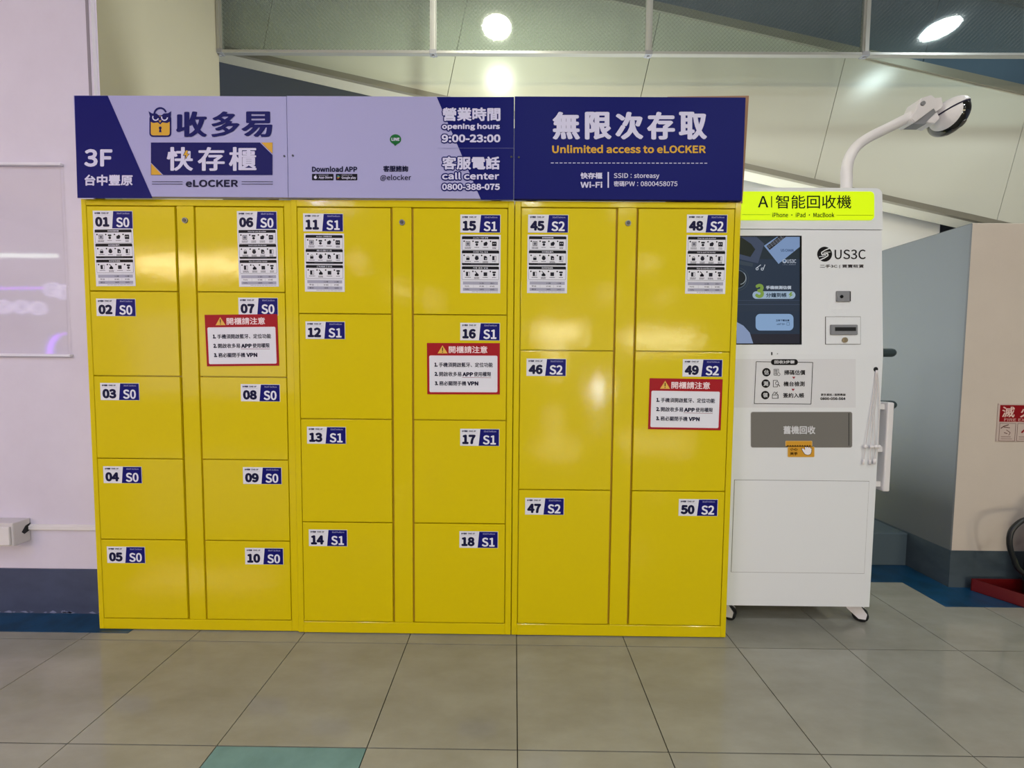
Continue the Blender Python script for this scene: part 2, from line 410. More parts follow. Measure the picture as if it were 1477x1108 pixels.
# ================================================================== LOCKERS
YL = 1.654
DARKLINE = ink('B9B9D0')
def avg(pts, i, Y): return sum(on_y(a, b, Y)[i] for a, b in pts)/len(pts)
def label_map(cx, cy, w_px, Y, rot=0):
    """canonical pixels of a print (centre cx, cy; real size by distance) laid at its place on the door"""
    c = on_y(cx, cy, Y); k = Y/F_PX; ca, sa = math.cos(rot), math.sin(rot)
    return lambda x, y: Vector((c.x+((x)*ca+(y)*sa)*k, Y, c.z-(-(x)*sa+(y)*ca)*k))
def slab(a, b, c, d, m, n, t):
    """thin sheet through four surface points, t thick"""
    bm = bmesh.new(); prism(bm, [a, b, c, d], Vector(n)*t); return bm
FRONT = Vector((0, -1, 0))
def number_label(num, size, small, x0, y0, x1, y1, Y, door):
    W_, H_ = 57.0, 25.0
    I = Ink(label_map((x0+x1)/2, (y0+y1)/2, 57, Y), FRONT, base=.0003)
    w, h = W_/2, H_/2
    I.rect(-w, -h, w, h, PAPER, 0)
    I.poly([(0.8, -h+.6), (w-.6, -h+.6), (w-.6, h-.3), (-1.6, h-.3)], NAVY, 1)
    I.text('台中豐原', -w+2.6, -h+2.2, -w+10.8, -h+4.8, ink('20204A'), .05, 2); I.text('ONE-3F', -w+12.4, -h+2.3, -5.5, -h+4.6, ink('20204A'), .05, 2)
    I.rect(-w+2, -h+6.0, -3.6, -h+6.3, DARKLINE, 1)
    I.text(num, -w+3.0, -h+8.6, -5.2 if '1' not in num[0] else -6, h-2.4, ink('16163C'), .08, 2)
    I.text(small, 5.8, -h+2.6, w-4.6, -h+4.8, ink('A9A9D6'), .02, 2)
    I.text(size, 4.6, -h+9.2, w-5, h-2.0, ink('E8E8F4'), .04, 2)
    return I.build('number_label', door)
IK = ink('22222E')
def icon(I, kind, x, y):
    if kind == 0: I.frame(x-3.2, y-3.4, x+3.2, y+3, .7, IK, 2); I.rect(x-1.9, y-2.1, x+1.9, y+1.7, ink('6A6A78'), 2)
    elif kind == 1: I.rr(x-2.6, y-3.6, x+2.6, y-1.2, .8, IK, 2); I.circ(x, y+1, 1.9, IK, 2)
    elif kind == 2: I.rr(x-2.8, y-1.8, x+2, y+2.6, .8, IK, 2); I.poly([(x-1.5, y-2), (x+1, y-3.4), (x+3, y-1.5), (x+2.6, y+1.2)], IK, 2)
    elif kind == 3: I.rr(x-3.2, y-3.4, x+3.2, y+3, .6, IK, 2); I.circ(x-1.2, y-.6, .6, PAPER, 3); I.circ(x+1.2, y-.6, .6, PAPER, 3)
    elif kind == 4: I.rr(x-2.4, y-.6, x+2.4, y+3, .5, IK, 2); I.ring(x, y-.8, 1.2, 1.9, IK, 2, 180, 360, 12)
    elif kind == 5: I.circ(x, y+.2, 2.8, IK, 2); I.rect(x-1, y-3.6, x+1, y-2.2, IK, 2); I.line(x-2.4, y-3.2, x-1.4, y-2, .6, IK, 2); I.line(x+2.4, y-3.2, x+1.4, y-2, .6, IK, 2)
    elif kind == 6: I.poly([(x-2.4, y-3), (x+.8, y-3), (x+2.4, y-1.2), (x+2.4, y+2.8), (x-2.4, y+2.8)], IK, 2); I.circ(x+.6, y+1, .8, PAPER, 3)
    elif kind == 7: I.rect(x-2.8, y-3, x, y+3, IK, 2); I.frame(x, y-3, x+2.8, y+3, .5, IK, 2)
    elif kind == 8: I.rr(x-2.8, y, x+2.8, y+3, .8, IK, 2); I.circ(x, y+.4, 1.8, IK, 2); I.line(x-2.6, y-4, x+.4, y-1, 1.1, IK, 2)
    elif kind == 9: I.rr(x-2.6, y-2.4, x+2.6, y+2.8, .3, IK, 2)
BAR = ink('15151E'); GRB = ink('A9A9BE'); TXT = ink('50505E')
def guide_sheet(lang, x0, y0, x1, y1, Y, door, joined):
    I = Ink(label_map((x0+x1)/2, (y0+y1)/2, 57, Y, rot=(.012 if joined else 0)), FRONT, base=.00025)
    W_, H_ = 57.0, 82.0; w, h = W_/2, H_/2
    I.rect(-w, -h, w, h, PAPER, 0)
    titles = {'zh': ('如何租借儲物櫃', '如何開啟櫃門', '如何取物退租'), 'en': ('How to use eLocker', 'How to open the eLocker', 'How to end the rental'),
              'ja': ('eLocker ご利用方法', '扉の開け方', 'ご利用終了方法'), 'ko': ('eLocker 이용 방법', '보관함 여는 방법', '이용 종료 방법')}[lang]
    ys = [(-h+2.2, 19.2), (-h+22, 20.6), (-h+44.4, 18.8)]
    kinds = [(0, 1, 2, 3), (4, 5, 6, 7), (7, 8, 9, 1)]
    for k, (ty, hh) in enumerate(ys):
        L, Rr = -w+2.0, w-2.0
        I.rr(L, ty, Rr, ty+hh, 1.4, ink('4C4C5A'), 1); I.rr(L+.35, ty+2, Rr-.35, ty+hh-.35, 1.1, PAPER, 1.5)
        I.rr(L, ty, Rr, ty+4.1, 1.4, BAR, 2, '1100')
        tw = {'zh': 16, 'en': 26, 'ja': 22, 'ko': 21}[lang]
        I.text(titles[k], -tw/2, ty+1.1, tw/2, ty+3.1, ink('D8D8E6'), .03, 3)
        if k == 1: I.rr(L, ty+hh-2.9, Rr, ty+hh, 1.4, BAR, 2, '0011'); I.rect(-14, ty+hh-1.8, 13, ty+hh-1.4, ink('6C6C80'), 3)
        for j in range(4):
            cx = L+8.6+j*12.4+(.2 if j else 0); cy = ty+10.6
            I.circ(cx-5.4, cy-3.6, 1.1, BAR, 2, n=12); icon(I, kinds[k][j], cx, cy)
            wd = [4.4, 3.4, 3.8, 2.6][j] if k == 0 else [4.2, 3.6, 3.8, 2.8][j]
            for q in range(2 if (j+k) % 3 == 0 or lang == 'en' else 1):
                x = cx-wd
                while x < cx+wd-.6:
                    l = random.uniform(.7, 1.5); I.rect(x, cy+4.4+q*1.5, min(x+l, cx+wd), cy+5.3+q*1.5, TXT, 2); x += l+.3
    ty = -h+65.8
    I.rect(-w+.5, ty-1.2, w-.5, ty-1.0, ink('9A9AB0'), 1)
    I.rect(-w+3.6, ty, w-3.4, ty+4.2, GRB, 1); I.rect(-w+3.6, ty+8.8, w-3.4, ty+13, GRB, 1)
    cols = [(-w+10, '每24小時' if lang == 'zh' else '1日'), (3, '2 小時' if lang in ('zh', 'ja') else '1-2h'), (18, '3 小時' if lang in ('zh', 'ja') else '3h+')]
    I.text(cols[1][1], -1, ty+1.1, 5, ty+3.3, TXT, .03, 2); I.text(cols[2][1], 14, ty+1.1, 20, ty+3.3, TXT, .03, 2)
    for (x, t) in ((-19, '平日' if lang in ('zh', 'ja') else 'Hourly'), (2, 'NT 30元'), (17, 'NT 40元')): I.text(t, x-3.2, ty+5.5, x+3.2, ty+7.6, TXT, .03, 2)
    for (x, t) in ((-19, '假日' if lang in ('zh', 'ja') else 'Daily'), (2, '240元'), (17, '320元')): I.text(t, x-3, ty+9.9, x+3, ty+12, TXT, .03, 2)
    for xx in (-10, 9): I.rect(xx, ty+4.6, xx+.25, ty+8.6, GRB, 1)
    x = -12.
    while x < w-4:
        l = random.uniform(2, 5); I.rect(x, ty+14, min(x+l, w-3.6), ty+14.5, ink('8A8A98'), 2); x += l+.6
    o = I.build('instruction_sheet', door, label='printed usage guide sheet')
RED = ink('A31C26')
def notice(x0, y0, x1, y1, Y, door, rot=0):
    I = Ink(label_map((x0+x1)/2, (y0+y1)/2, 57, Y, rot=rot), FRONT, base=.0022 if door is None else .0009)
    W_, H_ = 105., 74.; w, h = W_/2, H_/2
    I.rect(-w, -h, w, h, RED, 0); I.rr(-w+3.2, -h+18, w-3.4, h-3, 2, ink('F0D8E0'), 1); I.rr(-w+3.8, -h+18.6, w-4, h-3.6, 1.8, PAPER, 2)
    I.poly([(-w+22.5, -h+3.4), (-w+29.8, -h+15), (-w+15.4, -h+15)], ink('E2B355'), 1)
    I.rect(-w+21.8, -h+6.6, -w+23.2, -h+11.6, ink('4A3812'), 2); I.circ(-w+22.5, -h+13.3, .8, ink('4A3812'), 2, n=10)
    I.text('開櫃請注意', -w+31.5, -h+4.4, w-18, -h+14.6, ink('F2DADF'), .022, 2)
    K = ink('1B1B36')
    I.text('1.', -w+10.6, -h+28.2, -w+15.4, -h+34.2, K, .09, 3); I.text('手機須開啟藍牙、定位功能', -w+17, -h+28, w-10, -h+34.6, K, .032, 3, aniso=.6)
    I.text('2.', -w+10.8, -h+41.6, -w+16, -h+47.6, K, .09, 3); I.text('開啟收多易', -w+17.4, -h+41.4, -w+49.8, -h+48, K, .032, 3, aniso=.6); I.text('APP', -w+51, -h+42, -w+66.5, -h+48, K, .09, 3); I.text('使用權限', -w+67.5, -h+41.4, w-12.6, -h+48, K, .032, 3, aniso=.6)
    I.line(-w+50.5, -h+49.4, w-12.6, -h+49.8, .5, ink('8A3048'), 3)
    I.text('3.', -w+11, -h+55, -w+16, -h+61, K, .09, 3); I.text('務必關閉手機', -w+17.4, -h+54.8, -w+56.5, -h+61.4, K, .032, 3, aniso=.6); I.text('VPN', -w+58, -h+55.2, w-31, -h+61.2, K, .09, 3)
    return I.build('warning_notice', door, label='red framed warning notice')

def cabinet(Y, X0, X1, colpts, rowpts, ztop_pts, names, label, lockpx, prints):
    zt = 1.8013
    root = thing('locker_cabinet', label, 'locker', ((X0+X1)/2, Y+.24, 0), 'yellow parcel lockers side by side')
    cols = [(avg(c[0], 0, Y), avg(c[1], 0, Y)) for c in colpts]
    zs = [avg(ztop_pts, 2, Y)]+[avg(r, 2, Y) for r in rowpts]
    # carcass behind the frame
    bm = bmesh.new(); box(bm, X0, X1, Y+.014, Y+.47, .004, zt)
    if X0 > -1: box(bm, X0-.0028 if X0 > -.5 else X0-.0012, X0+.001, Y+.03, Y+.46, .006, zt-.002)  # thin filler added between cabinets to block light leaking from behind
    obj('carcass', bm, YEL, root)
    # face frame: two stiles, top rail, bottom rail, short rails between doors are only gaps
    bm = bmesh.new()
    box(bm, X0, cols[0][0]-.0022, Y, Y+.014, .004, zt, bev=.0015); box(bm, cols[1][1]+.0022, X1, Y, Y+.014, .004, zt, bev=.0015)
    box(bm, cols[0][0]-.0022, cols[1][1]+.0022, Y, Y+.014, zs[0]+.0022, zt, bev=.0012)
    box(bm, cols[0][0]-.0022, cols[1][1]+.0022, Y, Y+.014, .004, zs[-1]-.0022, bev=.0012)
    obj('face_frame', bm, YEL, root)
    bm = bmesh.new(); box(bm, cols[0][1]+.0075, cols[1][0]-.0075, Y+.0008, Y+.0138, zs[-1]-.001, zs[0]+.001, bev=.0012)
    post = obj('centre_post', bm, YEL, root)
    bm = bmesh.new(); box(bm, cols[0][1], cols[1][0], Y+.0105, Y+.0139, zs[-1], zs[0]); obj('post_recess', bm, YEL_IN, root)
    c = on_y(*lockpx, Y)
    bm = bmesh.new(); cyl(bm, (c.x, Y+.004, c.z), (c.x, Y-.004, c.z), .012, .0112); cyl(bm, (c.x, Y-.004, c.z), (c.x, Y-.006, c.z), .007, mi=1); box(bm, c.x-.0045, c.x+.0045, Y-.0068, Y-.0058, c.z-.001, c.z+.001, mi=1)
    obj('key_lock', bm, [mat('dull_chrome', rgb('8C8A84'), .4, metal=.7), mat('lock_dark', rgb('4A4844'), .5)], post)
    doors = {}
    i = 0
    for ci in range(2):
        for ri in range(len(zs)-1):
            n = names[i]; i += 1
            a, b = cols[ci]; z1, z0 = zs[ri], zs[ri+1]
            bm = bmesh.new(); box(bm, a+.001, b-.001, Y-.0002, Y+.0118, z0+.0022, z1-.0022, bev=.0016, seg=2)
            t = [random.uniform(-.0011, .0011) for _ in range(3)]
            for v in bm.verts: v.co.y += t[0]*(v.co.x-a)/(b-a)*.5+t[1]*(v.co.z-z0)/(z1-z0)*.5-.0003
            doors[n] = obj('door', bm, YEL, root, label='door numbered %s' % n)
            bm = None
    for p in prints:
        p(doors, Y)
    return root, doors
def NL(n, s, sm, *r): return lambda d, Y: number_label(n, s, sm, *r, Y-.0014, d[n])
def GS(n, lang, *r, joined=False): return lambda d, Y: guide_sheet(lang, *r, Y-.0014, d[n], joined)
S0, S1, S2 = '36x47.5x30cm', '32x57x46cm', '32x57x54cm'
cabinet(YL+.006, -1.762, -.9075,
        [([(124.8, 296.5), (150, 891.9)], [(251.8, 297.3), (270.9, 892.8)]), ([(281.7, 298), (298.7, 894)], [(408.4, 298.5), (420.2, 894.9)])],
        [[(129.7, 419.8), (411.3, 422)], [(136, 542.2), (412.7, 544.2)], [(140.2, 661.7), (415.2, 663.2)], [(145.3, 778.7), (417.5, 780.2)], [(150, 891.9), (420.2, 894.9)]],
        [(124.8, 296.5), (408.4, 298.5)], ['01', '02', '03', '04', '05', '06', '07', '08', '09', '10'],
        'leftmost yellow steel locker cabinet, ten doors numbered 01 to 10', (267, 318),
        [NL('01', 'S0', S0, 134.5, 305, 191.5, 329), NL('02', 'S0', S0, 139, 431, 196, 456), NL('03', 'S0', S0, 145, 553, 201, 577), NL('04', 'S0', S0, 149, 673, 205, 697),
         NL('05', 'S0', S0, 154, 789, 210, 812), NL('06', 'S0', S0, 342, 305.5, 399.5, 330), NL('07', 'S0', S0, 344, 429.5, 401, 455), NL('08', 'S0', S0, 347.5, 554.5, 404, 579),
         NL('09', 'S0', S0, 350.5, 674, 406.5, 698.5), NL('10', 'S0', S0, 353.5, 791, 409, 814),
         GS('01', 'zh', 137, 330, 193.5, 412, joined=True), GS('06', 'en', 344, 331, 400.5, 412.5, joined=True),
         lambda d, Y: notice(297, 454, 401.5, 528, Y-.0014, d['07'], .018)])
cabinet(YL, -.906, -.0062,
        [([(428.7, 298.8), (438.5, 895.8)], [(563.6, 299), (566.7, 897.3)]), ([(596.1, 299.6), (597.9, 898.8)], [(732.4, 300.2), (727.4, 899.7)])],
        [[(430.7, 452.4), (731, 454.7)], [(433.4, 604.8), (729.8, 606)], [(436.4, 752.8), (728.9, 756.1)], [(438.5, 895.8), (727.4, 899.7)]],
        [(428.7, 298.8), (732.4, 300.2)], ['11', '12', '13', '14', '15', '16', '17', '18'],
        'middle yellow steel locker cabinet, eight doors numbered 11 to 18', (580, 321),
        [NL('11', 'S1', S1, 437.5, 308, 495, 334), NL('12', 'S1', S1, 441, 464, 497.5, 489), NL('13', 'S1', S1, 443, 616, 499, 640), NL('14', 'S1', S1, 445.5, 764, 501, 788),
         NL('15', 'S1', S1, 664, 310, 722, 335.5), NL('16', 'S1', S1, 664, 466, 721, 491), NL('17', 'S1', S1, 664, 619, 720, 643), NL('18', 'S1', S1, 662.5, 766, 718.5, 791),
         GS('11', 'ja', 439.5, 338, 496.5, 420), GS('15', 'ko', 664.5, 340, 721.5, 422),
         lambda d, Y: notice(616, 495.5, 721, 568.5, Y-.0014, d['16'], .006)])
cabinet(YL, -.0030, .901,
        [([(751.7, 300.2), (746.8, 899.4)], [(888.6, 300.2), (876.9, 901.2)]), ([(920.8, 300.2), (907.3, 901.2)], [(1059.8, 300.2), (1039, 903.4)])],
        [[(750.8, 505.8), (1052.5, 507.5)], [(748.6, 706.6), (1045.8, 708.9)], [(746.8, 899.4), (1039, 903.4)]],
        [(751.7, 300.2), (1059.8, 300.2)], ['45', '46', '47', '48', '49', '50'],
        'rightmost yellow steel locker cabinet, six doors numbered 45 to 50', (906, 322),
        [NL('45', 'S2', S2, 762, 310, 819.5, 335.5), NL('46', 'S2', S2, 759.5, 517, 816.5, 543), NL('47', 'S2', S2, 757.5, 718, 813.5, 743),
         NL('48', 'S2', S2, 990.5, 310, 1049, 335.5), NL('49', 'S2', S2, 984.5, 518.5, 1042, 543.5), NL('50', 'S2', S2, 979, 720, 1035, 744.5),
         GS('45', 'zh', 761, 340, 818, 422), GS('48', 'en', 989, 340.5, 1047.5, 423),
         lambda d, Y: notice(935.5, 546.5, 1041, 620, Y-.0014, d['49'], -.006)])

# ------------------------------------------------------------------ header signs on top of the lockers
YH = 1.640
def header(x0a, x0b, x1a, x1b, color, label):
    a, b = on_y(*x0a, YH), on_y(*x0b, YH); c, d = on_y(*x1a, YH), on_y(*x1b, YH)
    X0, X1 = (a.x+b.x)/2, (c.x+d.x)/2; zt = (a.z+c.z)/2; zb = 1.8035
    t = thing('header_sign', label, 'sign', ((X0+X1)/2, YH+.01, 1.8013), 'header signs on top of the lockers')
    obj('board', B(X0, X1-.0012, YH, YH+.018, zb, zt, bev=.001), color, t)
    for x in (X0+.05, X1-.09):
        bm = bmesh.new(); prism(bm, [(x, YH+.0185, 1.8018), (x, YH+.32, 1.8018), (x, YH+.32, 1.8318), (x, YH+.05, 1.8318), (x, YH+.05, zt-.05), (x, YH+.0185, zt-.05)], (.04, 0, 0))
        obj('support_bracket', bm, STEEL, t)
    return t, X0, X1, zb, zt
WB = ink('ACAAD6', rough=.35); NV = ink('14145E'); GOLD = ink('D9A93C'); DK = ink('17183A'); LIT = ink('D6D3EE')
BLUEB = ink('080E66', rough=.45)
h1 = header((106.5, 137.5), (111.3, 285.5), (412.7, 138.8), (416.5, 287), WB, 'white left header sign with an owl padlock logo above doors 01 to 10')
I = Ink(plane_y(YH), FRONT)
X0, zb, zt = h1[1], h1[3], h1[4]
I.poly([(107.4, 138.2), (155.6, 138.2), (220.3, 286), (111.9, 285.8)], BLUEB, 0)
I.build('blue_field', h1[0])
I = Ink(plane_y(YH), FRONT, base=.001)
I.text('3F', 122, 215.3, 162.7, 240.9, LIT, .045); I.text('台中豐原', 122.5, 252.2, 191.9, 268.1, LIT, .035)
for (t_, a, b) in (('收', 254.2, 299), ('多', 305, 346), ('易', 348.3, 393.3)): I.text(t_, a, 161, b, 198, NV, .055, aniso=.35)
I.rect(218, 205.8, 393.3, 252.7, NV, 1)
I.poly([(377.2, 205.8), (393.3, 205.8), (393.3, 221.8)], GOLD, 2); I.line(375.6, 205.4, 393.9, 223.6, 1.1, WB, 2)
I.poly([(218.6, 236), (234, 252.4), (218.6, 252.4)], GOLD, 2); I.line(217.6, 235.2, 235.6, 253.2, 1.1, WB, 2)
for (t_, a, b) in (('快', 241, 278.9), ('存', 285.5, 324.6), ('櫃', 330.5, 370.3)): I.text(t_, a, 212.4, b, 246.8, LIT, .036, 3, aniso=.45)
I.poly([(268.6, 216), (272.2, 216.2), (271, 222), (274.6, 222), (266.4, 231.4), (268.4, 225), (264.2, 225)], NV, 4)
I.poly([(268.9, 217.4), (271.6, 217.6), (270.2, 222.7), (273.3, 222.7), (267.6, 229.6), (269.2, 224.3), (265.4, 224.3)], GOLD, 5)
I.text('eLOCKER', 268.2, 259.5, 343.6, 270, DK, .055)
for y in (262.3, 265.8): I.line(219.6, y, 263.7, y, .8, DK); I.line(348.8, y, 393.8, y, .8, DK)
I.build('lettering', h1[0])
I = Ink(plane_y(YH), FRONT, base=.001)     # owl padlock
def S(x, y): return (90+x/4.22, 120+y/4.22)
def poly(pts, m, l): I.poly([S(*p) for p in pts], m, l)
def arc(cx, cy, r0, r1, a0, a1, m, l): I.ring(*S(cx, cy), r0/4.22, r1/4.22, m, l, a0, a1, 20)
arc(597, 188, 30, 41, 180, 345, NV, 1); poly([(556, 186), (567, 186), (567, 200), (556, 200)], NV, 1)
I.rr(*S(531, 196), *S(664, 328), 5, NV, 1); I.rr(*S(540, 200), *S(655, 319), 3.4, GOLD, 2)
poly([(526, 172), (548, 186), (575, 186), (597, 205), (619, 186), (645, 184), (664, 172), (662, 200), (655, 236), (640, 244), (610, 240), (597, 253), (584, 240), (554, 244), (540, 236), (534, 200)], NV, 3)
for sx, c0 in ((-1, 570), (1, 624)):
    arc(c0, 210, 14, 21, 20 if sx < 0 else 0, 210 if sx < 0 else 200, LIT, 4)
I.circ(*S(572, 207), 2.6, NV, 5); I.circ(*S(622, 207), 2.6, NV, 5)
poly([(588, 226), (606, 226), (597, 243)], GOLD, 4); poly([(591, 224), (603, 224), (597, 234)], NV, 5)
I.circ(*S(598, 274), 2.1, NV, 4); poly([(594, 276), (602, 276), (606, 300), (590, 300)], NV, 4)
I.build('owl_padlock_logo', h1[0])
def screws(par, pts, Y=YH):
    for (a, b) in pts:
        p = on_y(a, b, Y); obj('screw', cyl(bmesh.new(), (p.x, Y-.0006, p.z), (p.x, Y-.003, p.z), .0038, seg=12), BLACK, par)
screws(h1[0], [(410.4, 225.5)])
h2 = header((412.9, 138.8), (416.8, 287), (742, 139.2), (741, 289), WB, 'white and blue middle header sign with opening hours above doors 11 to 18')
I = Ink(plane_y(YH), FRONT); I.poly([(629.9, 140), (741.4, 140), (740.8, 288.3), (693.8, 288.2)], BLUEB, 0); I.build('blue_field', h2[0])
I = Ink(plane_y(YH), FRONT, base=.001)
I.text('Download APP', 450.2, 240.1, 515.4, 248.3, DK, .05)
I.rr(450.2, 251, 481.3, 260.2, 1, ink('101018'), 1); I.rr(484.6, 251, 515.6, 260.2, 1, ink('101018'), 1)
I.circ(455.3, 256, 2.3, LIT, 2); I.circ(457.2, 255.3, .8, ink('101018'), 3, n=12); I.line(455.3, 253.6, 456.3, 252.3, .7, LIT, 2)
I.text('Download on the', 460, 252, 474, 253.6, LIT, 0, 2); I.text('App Store', 460, 254.6, 479.6, 258.6, LIT, .03, 2)
for k, m_ in enumerate(('4C7FC0', '5AA56A', 'C9A040', 'B04848')): I.poly([(487, 252.9+k*1.45), (491.5-abs(k-1.5)*.8, 254.4+k*.75), (487, 254.4+k*1.45)], ink(m_), 2)
I.text('ANDROID APP ON', 493, 252, 508, 253.6, LIT, 0, 2); I.text('Google play', 493, 254.6, 513.6, 259.2, LIT, .02, 2)
G = ink('1E6A34'); I.circ(570.6, 201.2, 8.2, G, 1, ry=7.2); I.poly([(567, 207), (574.5, 207), (570, 211)], G, 1); I.text('LINE', 564.8, 199, 576.4, 203.4, LIT, .06, 2)
I.text('客服諮詢', 552.8, 239.2, 588.9, 248, DK, .04); I.text('@elocker', 548.6, 252.2, 593.1, 261.5, DK, .02)
O = (BLUEB, 2.3)
for (t_, a, b, c, d, bo) in (('營業時間', 638.2, 155.5, 721.8, 175, .036), ('opening hours', 637.7, 178.3, 721, 188.7, .05), ('9:00-23:00', 637, 194.2, 721.8, 205.8, .06),
                       ('客服電話', 637.7, 226, 721, 244.9, .036), ('call center', 637.7, 248.9, 720, 259.3, .05), ('0800-388-075', 637.7, 265.2, 721, 274.4, .06)):
    I.text(t_, a, b, c, d, LIT, bo, 3, outline=O)
I.rect(631, 213.9, 741, 214.2, ink('8888B8'), 2)
I.build('lettering', h2[0]); screws(h2[0], [(422.7, 224.7), (737.7, 226.6)])
h3 = header((742.3, 139.2), (741.3, 289), (1075.2, 140), (1071.8, 289.5), BLUEB, 'dark blue right header sign with white Chinese characters above doors 45 to 50')
I = Ink(plane_y(YH), FRONT, base=.0006)
for (t_, a, b) in (('無', 240, 408), ('限', 437, 600), ('次', 622, 793), ('存', 815, 985), ('取', 1008, 1180)): I.text(t_, 740+a/4.22, 161.4, 740+b/4.22, 201.6, LIT, .05, aniso=.6)
I.text('Unlimited access to eLOCKER', 796.4, 209.3, 1017.7, 221.2, GOLD, .045)
for k in range(36): x = 794.5+k*6.32; I.line(x, 235.2+k*.012, x+4.2, 235.2+k*.012, 1.0, LIT)
I.text('快存櫃', 837.2, 249.1, 868.7, 258.2, LIT, .04); I.text('Wi-Fi', 837.2, 262.2, 868.7, 271, LIT, .05)
I.rect(876.3, 248.2, 878.2, 271, LIT); I.text('SSID', 885.3, 250, 905.9, 257, LIT, .02); I.circ(910.2, 251.8, .7, LIT, 2, n=10); I.circ(910.2, 256, .7, LIT, 2, n=10); I.text('storeasy', 914.4, 250.6, 950.9, 258.8, LIT, .02)
I.text('密碼', 885.3, 261.3, 900.6, 269.2, LIT, .02); I.text('PW', 901.6, 262, 915.6, 268.6, LIT, .02); I.circ(919.6, 263.6, .7, LIT, 2, n=10); I.circ(919.6, 267.8, .7, LIT, 2, n=10); I.text('0800458075', 924, 261.8, 977, 268.8, LIT, .02)
I.build('lettering', h3[0]); screws(h3[0], [(748.4, 227.3)])
pa, pb, pc, pd = on_y(1071, 141, 1.672), on_y(1079.5, 139, 1.672), on_y(1070.5, 285, 1.672), on_y(1067, 285, 1.672)
bm = bmesh.new(); prism(bm, [(pd.x-.3, 1.668, 1.8035), (pc.x, 1.668, 1.8035), (pb.x, 1.668, pb.z), (pa.x-.3, 1.668, pa.z)], (0, .006, 0))
obj('backing_sheet', bm, mat('cardboard', rgb('A07A5E'), .8), h3[0], label='brown cardboard sheet')

# ================================================================== KIOSK
KF, KX0, KX1, KZ1, KB = 1.73, .906, 1.569, 1.915, 2.20
ZK = 1.20                                   # where the front starts to lean back
ztop = KZ1; lean = .052
zseam = 1.733
kiosk = thing('recycling_kiosk', 'tall white device recycling kiosk with a screen standing right of the lockers', 'kiosk', ((KX0+KX1)/2, (KF+KB)/2, 0))
def yk(z): return KF if z <= ZK else KF+lean*(z-ZK)/(ztop-ZK)
bm = bmesh.new()
prism(bm, [(KX0, KF, .098), (KX0, KF, ZK), (KX0, yk(zseam), zseam), (KX0, KB, zseam), (KX0, KB, .098)], (KX1-KX0, 0, 0))
es = [e for e in bm.edges if abs(e.verts[0].co.x-e.verts[1].co.x) < 1e-5 and (e.verts[0].co.y+e.verts[1].co.y)/2 < KF+.06]
bmesh.ops.bevel(bm, geom=es, offset=.004, segments=2, affect='EDGES')
body = obj('body', bm, KIOSK, kiosk)
# header with rounded upper corners
bm = bmesh.new(); r = .026; pts = []
zb = zseam+.003
for (cx_, cz_, a0) in ((KX1-r, ztop-r, 0), (KX0+r, ztop-r, 90)):
    pts += [(cx_+r*math.cos(math.radians(a0+k*15)), cz_+r*math.sin(math.radians(a0+k*15))) for k in range(7)]
pts += [(KX0, zb), (KX1, zb)]
prism(bm, [(x, yk(z)-.001, z) for x, z in pts], (0, .40, 0))
head = obj('header_housing', bm, KIOSK, kiosk)
KN = Vector((0, -(ztop-ZK), -lean)).normalized()*1      # outward normal of the leaning front
KN = Vector((0, -1, lean/(ztop-ZK))).normalized()
KO = Vector((0, KF, ZK))
def kp(x, y):
    p = on_y(x, y, KF)
    return on_plane(x, y, KO, KN) if p.z > ZK else p
KH = Ink(kp, KN, base=.004)
KH.rr(1060.5, 276.9, 1259.8, 318.2, 6, ink('D6F200', 1.95), 0)
bm = None
KH.build('light_panel', head, label='glowing yellow green sign panel')
I = Ink(kp, KN, base=.0048); K_ = ink('1A2208')
for (t_, a, b, c, d) in (('A', 1092, 283.5, 1107.2, 300.2), ('I', 1111, 283.5, 1112.6, 300.4), ('智能回收機', 1117.6, 282.2, 1226.6, 301.8)): I.text(t_, a, b, c, d, K_, .02 if len(t_) == 1 else .012)
I.text('iPhone · iPad · MacBook', 1112.6, 307.2, 1202.2, 314.4, K_, .03)
I.line(1069, 310.3, 1109.8, 310.5, .5, K_); I.line(1205, 311.2, 1257.9, 311.4, .5, K_)
I.build('sign_lettering', head)
# screen
def lit(h, e=1.15): return ink(h, e)
I = Ink(kp, KN, base=.0008)
I.rect(1060, 340.2, 1156.2, 497.2, BLACKG, 0)
scr = I.build('screen', kiosk, label='portrait screen showing an advert')
I = Ink(kp, KN, base=.0016, step=.0002)
L0, R0 = 1062, 1153
I.rect(L0, 342, R0, 495.5, lit('2A3A50'), 0)
I.rect(L0, 342, R0, 374, lit('26343E'), 0.5)
I.poly([(L0, 342), (1091, 342), (1102, 352), (1093, 380), (L0, 373)], lit('48546E'), 1)
I.poly([(L0, 344), (1069, 342.6), (1083, 352), (1089, 360), (1082, 371), (1067, 367), (L0, 366)], lit('20281F'), 2)
I.poly([(L0, 375), (1086, 380), (1085, 385), (L0, 381)], lit('3E4C5A'), 1)
I.poly([(1101.5, 354.8), (1120, 342), (1153, 342), (1153, 356.5), (1122.5, 381)], lit('90AEDC'), 2)
I.poly([(1105, 355.3), (1118, 345), (1122, 342), (1133, 342), (1109.6, 361)], lit('221E26'), 3)
for k in range(1, 4): I.line(1105+k*1.2-2, 354.2+k*1.9-1.2, 1124+k*3, 342+k*.1, .35, lit('9CA4B4'), 4)
for k in range(6): I.line(1107+k*3.6, 353.6-k*2.6, 1110.6+k*3.6, 358.4-k*2.6, .35, lit('9CA4B4'), 4)
I.text('US CHAIN', 1126, 359.6, 1144, 363.4, lit('2C4C7C'), .03, 4, slant=-.1)
I.circ(1131, 377, 3, lit('C6D2E4'), 4); I.circ(1131, 376.6, 1.6, lit('5A7AA8'), 5)
